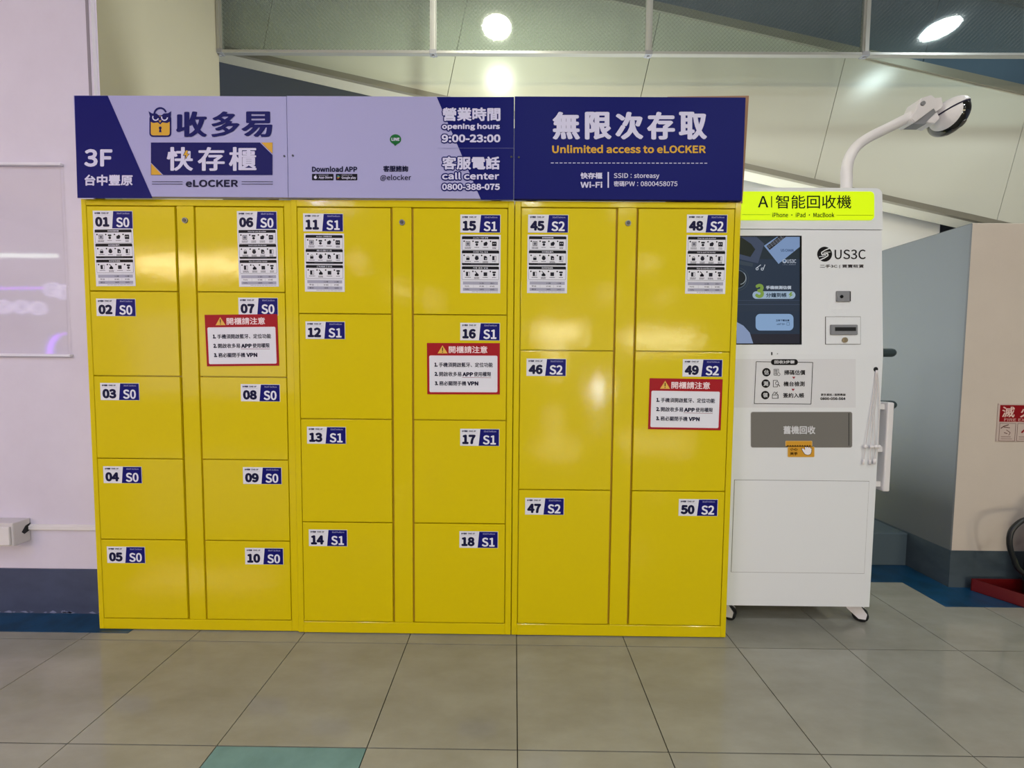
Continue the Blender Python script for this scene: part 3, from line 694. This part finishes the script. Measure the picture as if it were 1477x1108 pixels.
I.text('US3C', 1134.4, 374.4, 1147.8, 379.8, lit('C8D2E2'), .03, 4); I.text('二手3C | 買賣租賃', 1128, 381.2, 1147, 382.9, lit('9AA6BA'), 0, 4)
I.ring(1063, 403, 12.6, 13.4, lit('6C7C88'), 2, -90, 90); I.ring(1063, 403, 0.2, 12.4, lit('1A2226'), 1.5, -90, 90); I.ring(1066, 401, 9, 10, lit('A8B4BC'), 3, -50, 80); I.ring(1063, 403, 16, 17, lit('3C4A54'), 1, -90, 90)
for (cx_, cy_) in ((1091.6, 388), (1099, 388.4)): I.ring(cx_, cy_, 1.1, 2.1, lit('D8E0EC'), 3, n=12)
I.line(1090.4, 387, 1097, 382.2, 1, lit('D8E0EC'), 3); I.line(1100.6, 388, 1103, 382, 1, lit('D8E0EC'), 3)
I.rr(1085, 420.4, 1146.8, 431.3, 5.4, lit('B4CCE4'), 2)
I.text('3', 1088.5, 409.6, 1101.6, 430.2, lit('8FB24E'), .07, 4, outline=(lit('2A3A1C'), .8))
I.text('手機檢測估價', 1104.2, 412.4, 1140.8, 417.6, lit('D0DAE8'), .05, 4); I.text('分鐘到帳', 1104.4, 422.6, 1134, 429.2, lit('22384E'), .03, 4)
I.poly([(1140, 421.6), (1142.4, 421.6), (1140.8, 425), (1143.6, 425), (1137.4, 430), (1139.4, 426), (1136.6, 426)], lit('8FB24E'), 4)
I.rect(L0, 433.5, R0, 449.5, lit('2E3C50'), 1); I.rect(L0, 433.2, R0, 434, lit('40506A'), 2); I.rect(L0, 439, R0, 440, lit('40506A'), 2)
I.rr(1089.5, 453, 1144, 477, 6.5, lit('9CC0EC'), 2)
I.text('立即下載估價', 1118.6, 461, 1138, 463.8, lit('223A5C'), .04, 4); I.text('usNT 50+', 1120, 466.4, 1132, 469, lit('223A5C'), .02, 4); I.frame(1134, 465.2, 1138.4, 469.6, .6, lit('5A7AA0'), 4)
I.rect(L0, 482, R0, 495.5, lit('2A2A38'), .8)
I.poly([(L0, 464.4), (1063, 465), (1072, 470), (1081, 480), (1086, 495.5), (L0, 495.5)], lit('9CB0D8'), 2)
I.build('screen_picture', scr)
# logo and print on the leaning front
I = Ink(kp, KN, base=.0006); KK = ink('171416')
I.circ(1189.2, 366.8, 10.8, KK, 1)
KP = KIOSK
for dx, dy in ((0, 0),):
    I.pl([(1196, 358.4), (1189.5, 361.2), (1184.6, 364.4), (1185.6, 368), (1193.4, 365.6), (1194.2, 368.8), (1189, 372.2), (1182.6, 375)], 1.5, KP, 2)
    I.pl([(1197.6, 363.6), (1190, 364.2), (1187.6, 365.8)], .9, KP, 2); I.pl([(1181, 370.6), (1188, 369.8), (1191.4, 368)], .9, KP, 2)
I.text('US3C', 1203.6, 360.2, 1248.4, 374, KK, .012)
I.text('二手3C | 買賣租賃', 1182.4, 381.6, 1245.6, 387.2, ink('3A3436'), .015)
I.build('maker_logo', kiosk)
# camera module, card slot hatch
def kbox(x0, y0, x1, y1, d0, d1, m, par, name, bev=.001, **pr):
    a, b, c, d = kp(x0, y0), kp(x1, y0), kp(x1, y1), kp(x0, y1)
    bm = bmesh.new(); prism(bm, [p+KN*d0 for p in (a, b, c, d)], KN*(d1-d0))
    if bev: bmesh.ops.bevel(bm, geom=list(bm.edges), offset=bev, segments=2, affect='EDGES')
    return obj(name, bm, m, par, **pr)
cmod = kbox(1205.2, 420.2, 1225, 435.6, .0002, .006, GREYP, kiosk, 'camera_module', .0015)
p = kp(1212.2, 428.4); obj('lens', cyl(bmesh.new(), p+KN*.005, p+KN*.0078, .0068), BLACKG, cmod)
kbox(1224.0, 420.8, 1225.4, 435.2, .004, .0064, BLACK, cmod, 'side_strip', 0)
hatch = kbox(1190.0, 456.8, 1241, 497, .0003, .0014, KEDGE, kiosk, 'hatch', 0)
kbox(1190.7, 457.4, 1240.4, 496.4, .0015, .0026, KIOSK, hatch, 'hatch_plate', .0004)
sl = kbox(1196, 468.8, 1235.2, 483.4, .0024, .009, GREYP, hatch, 'card_slot', .002)
kbox(1202, 472.6, 1232, 478, .0088, .0096, BLACK, hatch, 'slot_mouth', 0)
p = kp(1217, 490.8); bm = bmesh.new(); cyl(bm, p+KN*.002, p+KN*.009, .011); cyl(bm, p+KN*.009, p+KN*.011, .0072); obj('key_lock', bm, mat('brass', rgb('B9A98A'), .3, metal=.8), hatch)
I = Ink(kp, FRONT, base=.0006); I.rr(1112, 507.8, 1114, 512.6, 1, BLACK, 1); I.circ(1121.2, 510.4, .9, GREYP, 1, n=12); I.build('sensor_hole', kiosk)
I = Ink(kp, FRONT, base=.0008)
SHEET = ink('DADADE', rough=.3)
I.rect(1056, 518, 1234, 588, SHEET, 0)
I.build('guide_film', kiosk)
I = Ink(kp, FRONT, base=.0014)
a0, a1, a2, a3 = (1090.4, 521.8), (1172, 522.9), (1169.4, 583), (1087.6, 582.2)
I.pl([a0, a1, a2, a3, a0], .8, KK); I.rr(1111.8, 518.2, 1150.4, 526.6, 4, KK, 2); I.text('回收3步驟', 1116.6, 519.8, 1145.6, 524.6, SHEET, .03, 3)
for k, (t_, cx_, cy_, w_) in enumerate((('估', 1105.1, 537, '掃碼估價'), ('測', 1104.2, 553.4, '機台檢測'), ('領', 1103.5, 570, '簽約入帳'))):
    I.circ(cx_, cy_, 6.1, KK, 1); I.text(t_, cx_-3.4, cy_-3.4, cx_+3.4, cy_+3.4, SHEET, .02, 2)
    I.text(w_, cx_+25.6, cy_-3.2, cx_+56, cy_+4, KK, .02, 1)
    ix = cx_+14.6
    if k == 0: I.frame(ix-4, cy_-4.6, ix+3.4, cy_+4.4, .6, KK); [I.rect(ix-2.8, cy_-3+q*2.2, ix+1.8, cy_-2.3+q*2.2, KK) for q in range(3)]; I.rect(ix-.8, cy_-4.4, ix-.4, cy_+4.2, KK); I.circ(ix+3, cy_+2.8, 2.6, SHEET, 2); I.ring(ix+3, cy_+2.8, 1.7, 2.3, KK, 3, n=16)
    if k == 1: I.frame(ix-4, cy_-5, ix+2.6, cy_+5, .7, KK); I.circ(ix+1.6, cy_-.6, 2.8, SHEET, 2); I.ring(ix+1.6, cy_-.6, 1.9, 2.6, KK, 3, n=16); I.line(ix+3.2, cy_+1, ix+5.6, cy_+4, 1, KK, 3)
    if k == 2: I.frame(ix-4.8, cy_-.4, ix+4.4, cy_+5, .7, KK); I.pl([(ix-4.6, cy_-.2), (ix-1.6, cy_-4.6), (ix+1.6, cy_-3), (ix+3.8, cy_-.2)], .7, KK); I.line(ix-.6, cy_-1, ix+3, cy_-4.8, .8, KK); I.line(ix+2.4, cy_+2.8, ix+3.4, cy_+2.8, .9, KK)
for (x, y) in ((1144.6, 543.4), (1143.6, 560.8)): I.poly([(x-2.5, y), (x+2.5, y), (x, y+3.4)], ink('A84450'), 1)
I.text('更多資訊 / 服務專線', 1183.6, 567.7, 1219.2, 571.2, KK, .02, 1); I.text('0800-056-564', 1182.8, 573.2, 1219, 577, KK, .06, 1)
I.build('guide_lettering', kiosk)
# intake window
I = Ink(kp, FRONT, base=.0007); I.rr(1082.6, 594.0, 1229.2, 645.8, 3, ink('A8A4A4'), 0); I.rr(1083.2, 594.6, 1228.6, 645.2, 3, SMOKED, 1)
I.rect(1223.6, 596, 1224.6, 643, ink('2C2A2A'), 2)
win = I.build('intake_window', kiosk, label='smoked grey window')
I = Ink(kp, FRONT, base=.0014); I.text('舊機回收', 1129.4, 614.4, 1175.6, 626.2, ink('D0D0D4'), .03, 1); I.build('window_lettering', win)
OR = ink('D29A34'); BR = ink('3A2408')
I = Ink(kp, FRONT, base=.0018)
I.rr(1132.4, 635.8, 1171.2, 644.2, 1.4, ink('DDB878'), 0); I.rr(1133.2, 636.4, 1170.4, 644.4, 1.2, OR, 1)
I.rr(1135.6, 644.2, 1174.4, 659.4, 1.6, ink('DDB878'), 0); I.rr(1136.4, 644.4, 1173.6, 658.8, 1.4, OR, 1)
I.rect(1133, 643.4, 1171, 644.3, BR, 2)
for k in range(10): I.poly([(1134.2+k*3.5, 643.6), (1136+k*3.5, 641.8), (1137.8+k*3.5, 643.6)], BR, 2)
I.text('小心', 1139, 646, 1150, 650, BR, .05, 2); I.text('夾手', 1139, 652, 1150, 656.6, BR, .05, 2)
hand = [(1155.8, 647), (1158, 646.8), (1160.4, 649.4), (1160.6, 644.8), (1162.2, 644.6), (1162.8, 646.4), (1163.6, 644.6), (1165.2, 645), (1165.6, 646.6), (1166.6, 645), (1168, 645.6), (1168.4, 647.4), (1169, 646.2), (1169.9, 647), (1169.6, 652), (1168, 655.2), (1164.4, 656.2), (1160.6, 655), (1157.6, 651)]
I.poly([(1163.6+(x-1163.6)*1.13, 650.6+(y-650.6)*1.12) for x, y in hand], BR, 3); I.poly(hand, ink('EEEAF2'), 4)
I.build('pinch_warning_sticker', kiosk, label='orange pinched fingers sticker')
# lower service door: a thin groove frame round a plate
a, c = kp(1059.5, 692.5), kp(1246, 827)
bm = B(a.x-.0015, c.x+.0015, KF-.0006, KF+.002, c.z-.0015, a.z+.0015); obj('door_gap', bm, KEDGE, kiosk)
bm = B(a.x, c.x, KF-.0022, KF+.002, c.z, a.z, bev=.0006); obj('service_door', bm, KIOSK, kiosk)
# casters
def caster(x, y, turn):
    rm = Matrix.Rotation(math.radians(turn), 3, 'Z')
    t = bmesh.new()
    box(t, x-.034, x+.034, y-.034, y+.034, .088, .0975)
    prism(t, [(x-.027, y-.024, .088), (x-.027, y+.030, .088), (x-.027, y+.062, .046), (x-.027, y+.058, .022), (x-.027, y+.034, .018), (x-.027, y-.008, .052)], (.006, 0, 0))
    prism(t, [(x+.021, y-.024, .088), (x+.021, y+.030, .088), (x+.021, y+.062, .046), (x+.021, y+.058, .022), (x+.021, y+.034, .018), (x+.021, y-.008, .052)], (.006, 0, 0))
    prism(t, [(x-.021, y-.024, .087), (x-.021, y+.030, .087), (x-.021, y+.034, .066), (x-.021, y-.004, .060)], (.042, 0, 0))
    cyl(t, (x-.026, y+.040, .030), (x+.026, y+.040, .030), .009, seg=14)
    bmesh.ops.rotate(t, verts=t.verts, cent=(x, y, 0), matrix=rm)
    c_ = obj('caster', t, WHITEP, kiosk)
    w_ = bmesh.new(); cyl(w_, (x-.019, y+.040, .030), (x+.019, y+.040, .030), .030, seg=28)
    bmesh.ops.bevel(w_, geom=[e for e in w_.edges if not e.smooth or len(e.link_faces) == 2 and e.link_faces[0].normal.dot(e.link_faces[1].normal) < .5], offset=.005, segments=2, affect='EDGES')
    bmesh.ops.rotate(w_, verts=w_.verts, cent=(x, y, 0), matrix=rm)
    obj('wheel', w_, BLACK, c_)
for (x, y, fr) in ((KX0+.048, KF+.085, -128), (KX1-.024, KF+.082, -126), (KX0+.07, KB-.08, 20), (KX1-.07, KB-.08, 30)): caster(x, y, fr)
# charging leads through a hole
p = kp(1263, 532.8)
bm = bmesh.new(); bmesh.ops.create_circle(bm, segments=20, radius=.010, cap_ends=True, matrix=Matrix.Translation((p.x, KF-.0008, p.z))@Matrix.Rotation(math.pi/2, 4, 'X'))
obj('cable_hole', bm, BLACK, kiosk)
WH = mat('cable_white', rgb('D8D2D2'), .5)
for k, (mx, bx, ex, ey) in enumerate(((1253, 1246, 1242.4, 669.5), (1257, 1253, 1252.4, 670), (1259.6, 1259, 1257.6, 669), (1266, 1263.5, 1258.5, 668.5))):
    q = [kp(1263+(.6*(k-1)), 534), kp((1263+mx)/2+k*.6, 570), kp(mx, 600), kp(bx, 643.5), kp(ex, ey)]
    q = [v+Vector((0, -.004-.002*(i > 0)-.003*(i > 2), 0)) for i, v in enumerate(q)]
    cb = obj('charging_cable', tube(bmesh.new(), smooth_path(q, 6), .0014, 8), WH, kiosk, label='thin white hanging cable')
    b_ = bmesh.new(); v = kp(bx+(.6 if k else -1), 643.5)+Vector((0, -.012, 0)); sphere(b_, v, .0085, (1.1, .8, .9), 16, 10); obj('bead', b_, WHITEP, cb)
    e = kp(ex, ey)+Vector((0, -.009, 0)); d_ = (q[-2]-q[-1]).normalized()
    obj('plug', cyl(bmesh.new(), e, e+d_*.022, .0042, .0036, 10), WHITEP, cb)
# rail on the right flank and dark buffers at the back
bx0 = KX1+.012
bm = bmesh.new(); zA, zB = on_y(1280, 580, 1.80).z, on_y(1272, 707, 1.80).z
box(bm, 1.640, 1.669, 1.775, 1.835, zB, zA, bev=.006, seg=2)
rail = obj('side_tray', bm, WHITEP, kiosk)
for z in (zA-.02, zA-.21, zB+.03): obj('tray_bracket', B(KX1-.001, 1.642, 1.79, 1.82, z-.012, z+.012), WHITEP, rail)
for z, xx in ((1.218, 1.822), (.968, 1.838)):
    bm = bmesh.new(); L = xx-.021
    pp = [Vector((KX1-.02, 1.95, z)), Vector((L, 1.95, z)), Vector((L+.009, 1.95, z)), Vector((L+.016, 1.95, z)), Vector((L+.0205, 1.95, z))]
    tube(bm, pp, [.0205, .0205, .0185, .013, .002], 20); obj('buffer_bar', bm, mat('dark_teal_plastic', rgb('2C3A3E'), .45), kiosk, label='dark rounded bar sticking out')

# ------------------------------------------------------------------ camera on its bent arm
CYm = 1.93
sc = thing('security_camera', 'white dome camera on a bent pole fixed on top of the kiosk', 'camera', on_y(1222, 268, CYm).to_tuple()[:2]+(KZ1,))
path = [on_y(a, b, CYm) for a, b in ((1221, 262), (1221, 246), (1225, 228), (1236, 211), (1254, 198), (1280, 185), (1308, 171), (1320, 165))]
path = [Vector((path[0].x, CYm, KZ1+.0))]+path
bm = tube(bmesh.new(), smooth_path(path, 6), .0225, 20); obj('pole', bm, WHITEP, sc)
cyl_b = cyl(bmesh.new(), (path[0].x, CYm, KZ1+.0005), (path[0].x, CYm, KZ1+.008), .045, .042); obj('pole_foot', cyl_b, WHITEP, sc)
def yy(pts, y0, y1, m, name, par, bev=.003, **k):
    bm = bmesh.new(); q = [on_y(a, b, CYm) for a, b in pts]
    for v in q: v.y = y0
    prism(bm, q, (0, y1-y0, 0)); bmesh.ops.bevel(bm, geom=list(bm.edges), offset=bev, segments=2, affect='EDGES')
    return obj(name, bm, m, par, **k)
br = yy([(1304, 178), (1318, 148.5), (1333, 143.5), (1341, 150), (1340, 160), (1309, 183)], CYm-.034, CYm+.034, WHITEP, 'bracket', sc)
p = on_y(1319.8, 156.5, CYm); obj('bolt', cyl(bmesh.new(), (p.x, CYm-.034, p.z), (p.x, CYm-.040, p.z), .010, .009), GREYP, br)
yy([(1338, 146), (1352, 144), (1354, 158), (1342, 166), (1336, 160)], CYm-.02, CYm+.02, WHITEP, 'swivel_joint', br, .002)
yy([(1309, 183.2), (1340, 160.4), (1343, 166), (1328, 183.4)], CYm-.022, CYm+.022, GREYP, 'bracket_web', br, .001)
yy([(1328, 181), (1342, 167), (1346, 176), (1338, 184)], CYm-.03, CYm+.03, WHITEP, 'mount_foot', br, .002)
c0 = on_y(1367.5, 168, CYm); Rr = .0835
def squash(bm):
    for v in bm.verts: v.co.x = c0.x+(v.co.x-c0.x)*.68
    return bm
axis = (Vector((-.20, .12, .97))).normalized()
rot = axis.to_track_quat('Z', 'Y').to_matrix()
# upper cap: flattened lid above the dark seam
bm = bmesh.new(); sphere(bm, c0+axis*.010, Rr*1.02, (1, 1, .72), 40, 24, rot)
bmesh.ops.bisect_plane(bm, geom=bm.verts[:]+bm.edges[:]+bm.faces[:], plane_co=c0+axis*.018, plane_no=-axis, clear_outer=True)
bmesh.ops.holes_fill(bm, edges=[e for e in bm.edges if e.is_boundary])
cap = obj('dome_cap', squash(bm), WHITEP, sc)
bm = cyl(bmesh.new(), c0+axis*.011, c0+axis*.0182, Rr*.985, Rr*1.0, 40); obj('seam_ring', squash(bm), mat('seam_dark', rgb('1C1636'), .5), cap)
bm = bmesh.new(); sphere(bm, c0, Rr*.985, (1, 1, 1), 56, 36, rot)
bmesh.ops.bisect_plane(bm, geom=bm.verts[:]+bm.edges[:]+bm.faces[:], plane_co=c0+axis*.011, plane_no=axis, clear_outer=True)
sd = Vector((-1.04, -.42, -.10)).normalized()
bmesh.ops.bisect_plane(bm, geom=bm.verts[:]+bm.edges[:]+bm.faces[:], plane_co=c0+sd*Rr*.62, plane_no=sd)
for f in bm.faces: f.material_index = 0 if (f.calc_center_median()-c0).dot(sd) > Rr*.62 else 1
bmesh.ops.holes_fill(bm, edges=[e for e in bm.edges if e.is_boundary])
obj('dome', squash(bm), [WHITEP, BLACKG], sc, label='white ball with a wide black window')
p = c0+(Vector((.19, -.58, -.65)).normalized())*Rr*.94
obj('lens', squash(cyl(bmesh.new(), p, p+(p-c0).normalized()*.007, .018, .016)), mat('lens_glass', rgb('0C1016'), .05, coat=1), sc)

# ================================================================== LEFT WALL THINGS
RAILM = mat('pale_rail', rgb('E6E4F0'), .3)
a, b = on_y(88, 238, 1.765), on_y(105, 513, 1.765)
fr = thing('poster_frame', 'empty clear acrylic poster holder with metal rails on the white wall', 'poster frame', (-2.4, 1.76, b.z))
X1f = (a.x+b.x)/2; X0f = -2.95
obj('clear_sheet', B(X0f, X1f-.004, 1.7595, 1.7625, b.z+.002, a.z-.002), ACRYL, fr)
obj('top_rail', B(X0f-.003, X1f, 1.754, 1.7694, a.z-.006, a.z+.006, bev=.0015), RAILM, fr)
obj('bottom_rail', B(X0f-.003, X1f+.004, 1.754, 1.7694, b.z-.006, b.z+.006, bev=.0015), RAILM, fr)
obj('side_edge', B(X1f-.004, X1f-.001, 1.757, 1.7694, b.z+.006, a.z-.006), ACRYL, fr)
# surface outlet
zb, zt = .345, .455
out = thing('wall_outlet', 'white surface mounted power outlet box low on the left wall', 'outlet', (-2.22, 1.74, zb))
q0 = on_y(40, 748, 1.76)
bm = bmesh.new(); box(bm, -2.33, q0.x, 1.705, 1.7695, zb-.008, q0.z, bev=.004, seg=2); ob = obj('box', bm, mat('outlet_box', rgb('CFCACB'), .5), out)
obj('face_plate', B(-2.33, q0.x-.008, 1.696, 1.7045, zb, q0.z-.014, bev=.003, seg=2), WHITEP, out)
bm = bmesh.new(); box(bm, -2.30, -2.225, 1.6942, 1.6962, zb+.028, zb+.062, bev=.001); sk = obj('socket', bm, mat('socket_grey', rgb('B9B6B8'), .5), out)
for xx in (-2.246, -2.234, -2.286, -2.274): obj('slot', B(xx-.0012, xx+.0012, 1.6934, 1.6944, zb+.042, zb+.054), BLACK, sk)
bm = bmesh.new(); prism(bm, [(q0.x+.0003, 1.735, .388), (q0.x+.0003, 1.75, .412), (q0.x+.0003, 1.768, .418), (q0.x+.0003, 1.768, .388), (q0.x+.0003, 1.745, .376)], (.0008, 0, 0)); obj('broken_knockout', bm, BLACK, out)
tr = thing('cable_trunking', 'narrow white cable duct on the left wall between outlet and lockers', 'cable duct', (-1.97, 1.762, .38))
obj('base_strip', B(q0.x+.002, PX-.002, 1.763, 1.7695, .385, .412, bev=.001), WHITEP, tr); obj('cover_strip', B(q0.x+.002, PX-.002, 1.757, 1.763, .389, .408, bev=.002), WHITEP, tr)

# ================================================================== RIGHT WALL THINGS
YS = RY-.003
s0 = on_y(1440, 582, YS); s1 = on_y(1438, 637, YS)
sg = thing('fire_extinguisher_sign', 'red and white fire extinguisher sign on the beige right wall', 'sign', (s0.x+.15, YS, s1.z))
SW = .40
obj('plate', B(s0.x, s0.x+SW, YS-.002, YS+.0025, s1.z, s0.z, bev=.0008), ink('C9B7AE', rough=.3), sg)
k = YS/F_PX; ox, oz_ = s0.x, s0.z
I = Ink(lambda x, y: Vector((ox+x*k, YS-.002, oz_-y*k)), FRONT, base=.0004)
RD = ink('8E1018')
I.rect(2.2, 2.2, SW/k-2.2, 26.4, RD, 0)
for j, t_ in enumerate('滅火器'): I.text(t_, 5.4+j*26, 4.4, 23.4+j*26, 20, ink('E4C2B8'), .02)
I.text('FIRE EXTINGUISHER', 9, 21.4, 90, 25.4, ink('D8A8A0'), .02)
for j in range(4):
    I.frame(3+j*25.6, 28.4, 26.4+j*25.6, 54.4, .6, ink('6A4A44'), 1)
    I.line(6+j*25.6, 48, 20+j*25.6, 48, .7, ink('6A4A44'), 1); I.line(6+j*25.6, 51, 22+j*25.6, 51, .7, ink('8A6A64'), 1)
H_ = ink('5A3430')
I.pl([(5, 36), (9, 33), (16, 30.5)], 1.3, H_, 2); I.pl([(9, 34), (14, 34.6), (18, 35)], 1, H_, 2); I.pl([(10, 42), (15, 43.6)], 1, H_, 2); I.pl([(13, 38), (19, 42), (17, 46)], .8, H_, 2); I.pl([(35, 42), (39, 38), (45, 39)], 2.4, ink('8E1018'), 2)
I.build('sign_print', sg)
# tray and extinguisher
REDP = mat('red_tray_paint', rgb('640C10'), .35)
ex = thing('fire_extinguisher', 'fire extinguisher with a black hose standing in its red tray', 'extinguisher', (2.63, 1.985, .03))
ty0, ty1, tx0, tx1 = 1.90, 2.062, 2.455, 2.80
tray = thing('extinguisher_tray', 'dark red metal floor tray by the right wall', 'tray', (2.6, 1.97, 0))
fx = tx0
bm = bmesh.new()
# walls with slanted left end: pixel outline puts its left end at the wall and its front corner further right
L1, L2 = Vector((2.365, 2.045, .0022)), Vector((2.475, 1.865, .0022))
dv = (L2-L1); nv = Vector((dv.y, -dv.x, 0)).normalized()*-.012
def wallseg(p, q, h, t):
    n = Vector((q-p).to_tuple()).cross(Vector((0, 0, 1))).normalized()*t
    prism(bm, [p, q, q+Vector((0, 0, h)), p+Vector((0, 0, h))], n)
R1, R2 = Vector((2.86, 2.045, .0022)), Vector((2.86, 1.865, .0022))
wallseg(L2, L1, .062, .005); wallseg(R2, L2, .062, .005); wallseg(L1, R1, .062, .005); wallseg(R1, R2, .062, .005)
obj('rim', bm, REDP, tray)
bm = bmesh.new(); prism(bm, [L1, L2, R2, R1], (0, 0, .004)); obj('tray_floor', bm, REDP, tray)
cx_, cy_, rr_ = 2.645, 1.965, .075
prof = [(0, .008), (.060, .008), (.074, .016), (.075, .03), (.075, .33), (.070, .36), (.052, .395), (.030, .415), (.022, .425), (.022, .45), (0, .45)]
def lathe(prof, cx, cy, seg=36):
    bm = bmesh.new(); rings = []
    for r_, z_ in prof:
        rings.append([bm.verts.new((cx+r_*math.cos(2*math.pi*k/seg), cy+r_*math.sin(2*math.pi*k/seg), z_)) for k in range(seg)] if r_ > 0 else [bm.verts.new((cx, cy, z_))])
    for A, Bq in zip(rings, rings[1:]):
        for k in range(seg):
            if len(A) == 1: f = bm.faces.new((A[0], Bq[(k+1) % seg], Bq[k]))
            elif len(Bq) == 1: f = bm.faces.new((A[k], A[(k+1) % seg], Bq[0]))
            else: f = bm.faces.new((A[k], A[(k+1) % seg], Bq[(k+1) % seg], Bq[k]))
            f.smooth = True
    bmesh.ops.recalc_face_normals(bm, faces=bm.faces)
    return bm
obj('cylinder', lathe(prof, cx_, cy_), mat('extinguisher_body', rgb('1C2420'), .25, coat=.3), ex)
lab = bmesh.new()
for (z0, z1, mi) in ((.165, .20, 0), (.125, .155, 1)):
    n = 14; A = [math.radians(178+i*(110/n)) for i in range(n+1)]
    lo = [lab.verts.new((cx_+.0756*math.cos(a_), cy_+.0756*math.sin(a_), z0)) for a_ in A]; hi = [lab.verts.new((cx_+.0756*math.cos(a_), cy_+.0756*math.sin(a_), z1)) for a_ in A]
    for i in range(n): lab.faces.new((lo[i], lo[i+1], hi[i+1], hi[i])).material_index = mi
obj('body_label', lab, [ink('A8C060'), ink('B8BCA0')], ex)
hp = [on_y(*q, 1.93) for q in ((1500, 756), (1488, 748), (1473, 752), (1459, 766), (1456, 785), (1462, 806), (1470, 822), (1474, 842))]
hp[-1] = Vector((cx_-.086, 1.93, .11)); hp[0] = Vector((cx_-.005, 1.955, .435))
obj('hose', tube(bmesh.new(), smooth_path(hp, 6), .0105, 12), BLACK, ex)
bm = bmesh.new(); box(bm, cx_-.02, cx_+.02, cy_-.018, cy_+.018, .448, .478, bev=.004); obj('valve', bm, STEEL, ex)
bm = bmesh.new(); prism(bm, [(cx_-.02, cy_-.012, .478), (cx_+.11, cy_-.012, .505), (cx_+.11, cy_-.012, .513), (cx_-.02, cy_-.012, .492)], (0, .024, 0)); obj('lever', bm, BLACK, ex)

# ================================================================== LAMPS AND SHOPS OF THE HALL (seen as reflections)
DL = ['above the moving walkway, mirrored in its fascia at the left', 'above the moving walkway, mirrored in its fascia at the right', 'nearest the photographer on the left', 'nearest the photographer in the middle', 'nearest the photographer on the right', 'over the aisle by the lit shop window', 'over the middle of the aisle', 'over the aisle on the right', 'halfway down the hall on the left', 'halfway down the hall on the right', 'far down the hall, left of its pair', 'at the far left end of the hall', 'far down the hall in the middle', 'at the far right end of the hall']
for di, (x, y, pw, c) in enumerate(LAMPS):
    R_ = .1 if y > -5 else .15
    t = thing('ceiling_downlight', 'round ceiling downlight '+DL[di], 'ceiling light', (x, y, CEIL-.01), 'round recessed ceiling downlights')
    bm = bmesh.new()
    n = 32; ri = [[bm.verts.new((x+r_*math.cos(2*math.pi*k/n), y+r_*math.sin(2*math.pi*k/n), z_)) for k in range(n)] for r_, z_ in ((R_+.025, CEIL), (R_+.02, CEIL-.008), (R_+.002, CEIL-.008), (R_+.002, CEIL))]
    for A, Bq in zip(ri, ri[1:]):
        for k in range(n): bm.faces.new((A[k], A[(k+1) % n], Bq[(k+1) % n], Bq[k]))
    obj('trim_ring', bm, ALU, t)
def lightbox(x0, x1, y, z0, z1, col, e, label):
    t = thing('shop_lightbox', label, 'shop sign', ((x0+x1)/2, y, z0))
    obj('housing', B(x0-.03, x1+.03, y-.12, y-.001, z0-.03, z1+.03, bev=.005), GREYP, t)
    m = mat('lit_'+col+str(e), (.02, .02, .02, 1), .5, emit=rgb(col), estr=e)
    obj('lit_face', B(x0, x1, y-.001, y+.004, z0, z1), m, t)
lightbox(-6.8, -4.3, -3.9, 2.72, 3.0, 'FFE2B4', 85, 'warm lit shop sign board behind the photographer, seen as glare on doors 01 and 06')
lightbox(-6.9, -4.0, -4.0, .55, 1.95, 'D2C4FF', 4.6, 'pinkish lit shop window behind the photographer, left side')
lightbox(.9, 2.9, -13.8, 2.2, 2.8, 'FFEFC8', 70, 'far lit shop sign, seen as glare on door 45')
lightbox(1.5, 1.9, -13.8, .8, 2.1, 'FFF4DC', 60, 'far narrow lit shop panel, seen as glare on door 45')
lightbox(4.6, 7.6, -13.8, 1.9, 2.5, 'FFEFC8', 60, 'far wide lit shop sign, seen as glare on door 48')
lightbox(2.32, 2.47, -8.0, .1, .78, 'F0FAFF', 220, 'low white lit display, seen as glare on door 46')
# violet neon and a white tube across the aisle from the poster frame
neon = thing('neon_sign', 'violet neon rings and tubes across the aisle, mirrored in the poster frame', 'neon sign', (-7.6, -3.0, 1.2))
NEO = mat('violet_neon', (0, 0, 0, 1), .5, emit=(.30, .06, 1, 1), estr=16); NEW = mat('pale_neon', (0, 0, 0, 1), .5, emit=(.66, .62, 1, 1), estr=9)
def nz(px, py): v = on_y(px, py, 6.54); return Vector((v.x, -3.0, v.z))
for (a_, b_, r_) in ((78, 418, .13), (93, 422, .13), (8, 443, .12), (33, 443, .12), (57, 445, .12)):
    c = nz(a_, b_); obj('ring', tube(bmesh.new(), [c+Vector((r_*math.cos(t_), 0, r_*.8*math.sin(t_))) for t_ in [2*math.pi*k/20 for k in range(21)]], .010, 6), NEW, neon)
    obj('inner_ring', tube(bmesh.new(), [c+Vector((r_*.5*math.cos(t_), 0, r_*.4*math.sin(t_))) for t_ in [2*math.pi*k/14 for k in range(15)]], .008, 6), NEW, neon)
obj('violet_arc', tube(bmesh.new(), smooth_path([nz(73, 511), nz(76, 496), nz(84, 485), nz(96, 481)], 6), [.03]*13+[.012]*6, 8), NEO, neon)
obj('violet_line', tube(bmesh.new(), [nz(-60, 417), nz(66, 416)], .012, 6), NEO, neon)
lt = thing('fluorescent_tube', 'long white fluorescent tube across the aisle, mirrored in the poster frame', 'ceiling light', (-8, -3.05, 2.7))
obj('tube', tube(bmesh.new(), [nz(-40, 368.6), nz(84, 369.5)], .028, 10), mat('tube_white', (0, 0, 0, 1), .5, emit=(.86, 1, .9, 1), estr=9), lt)
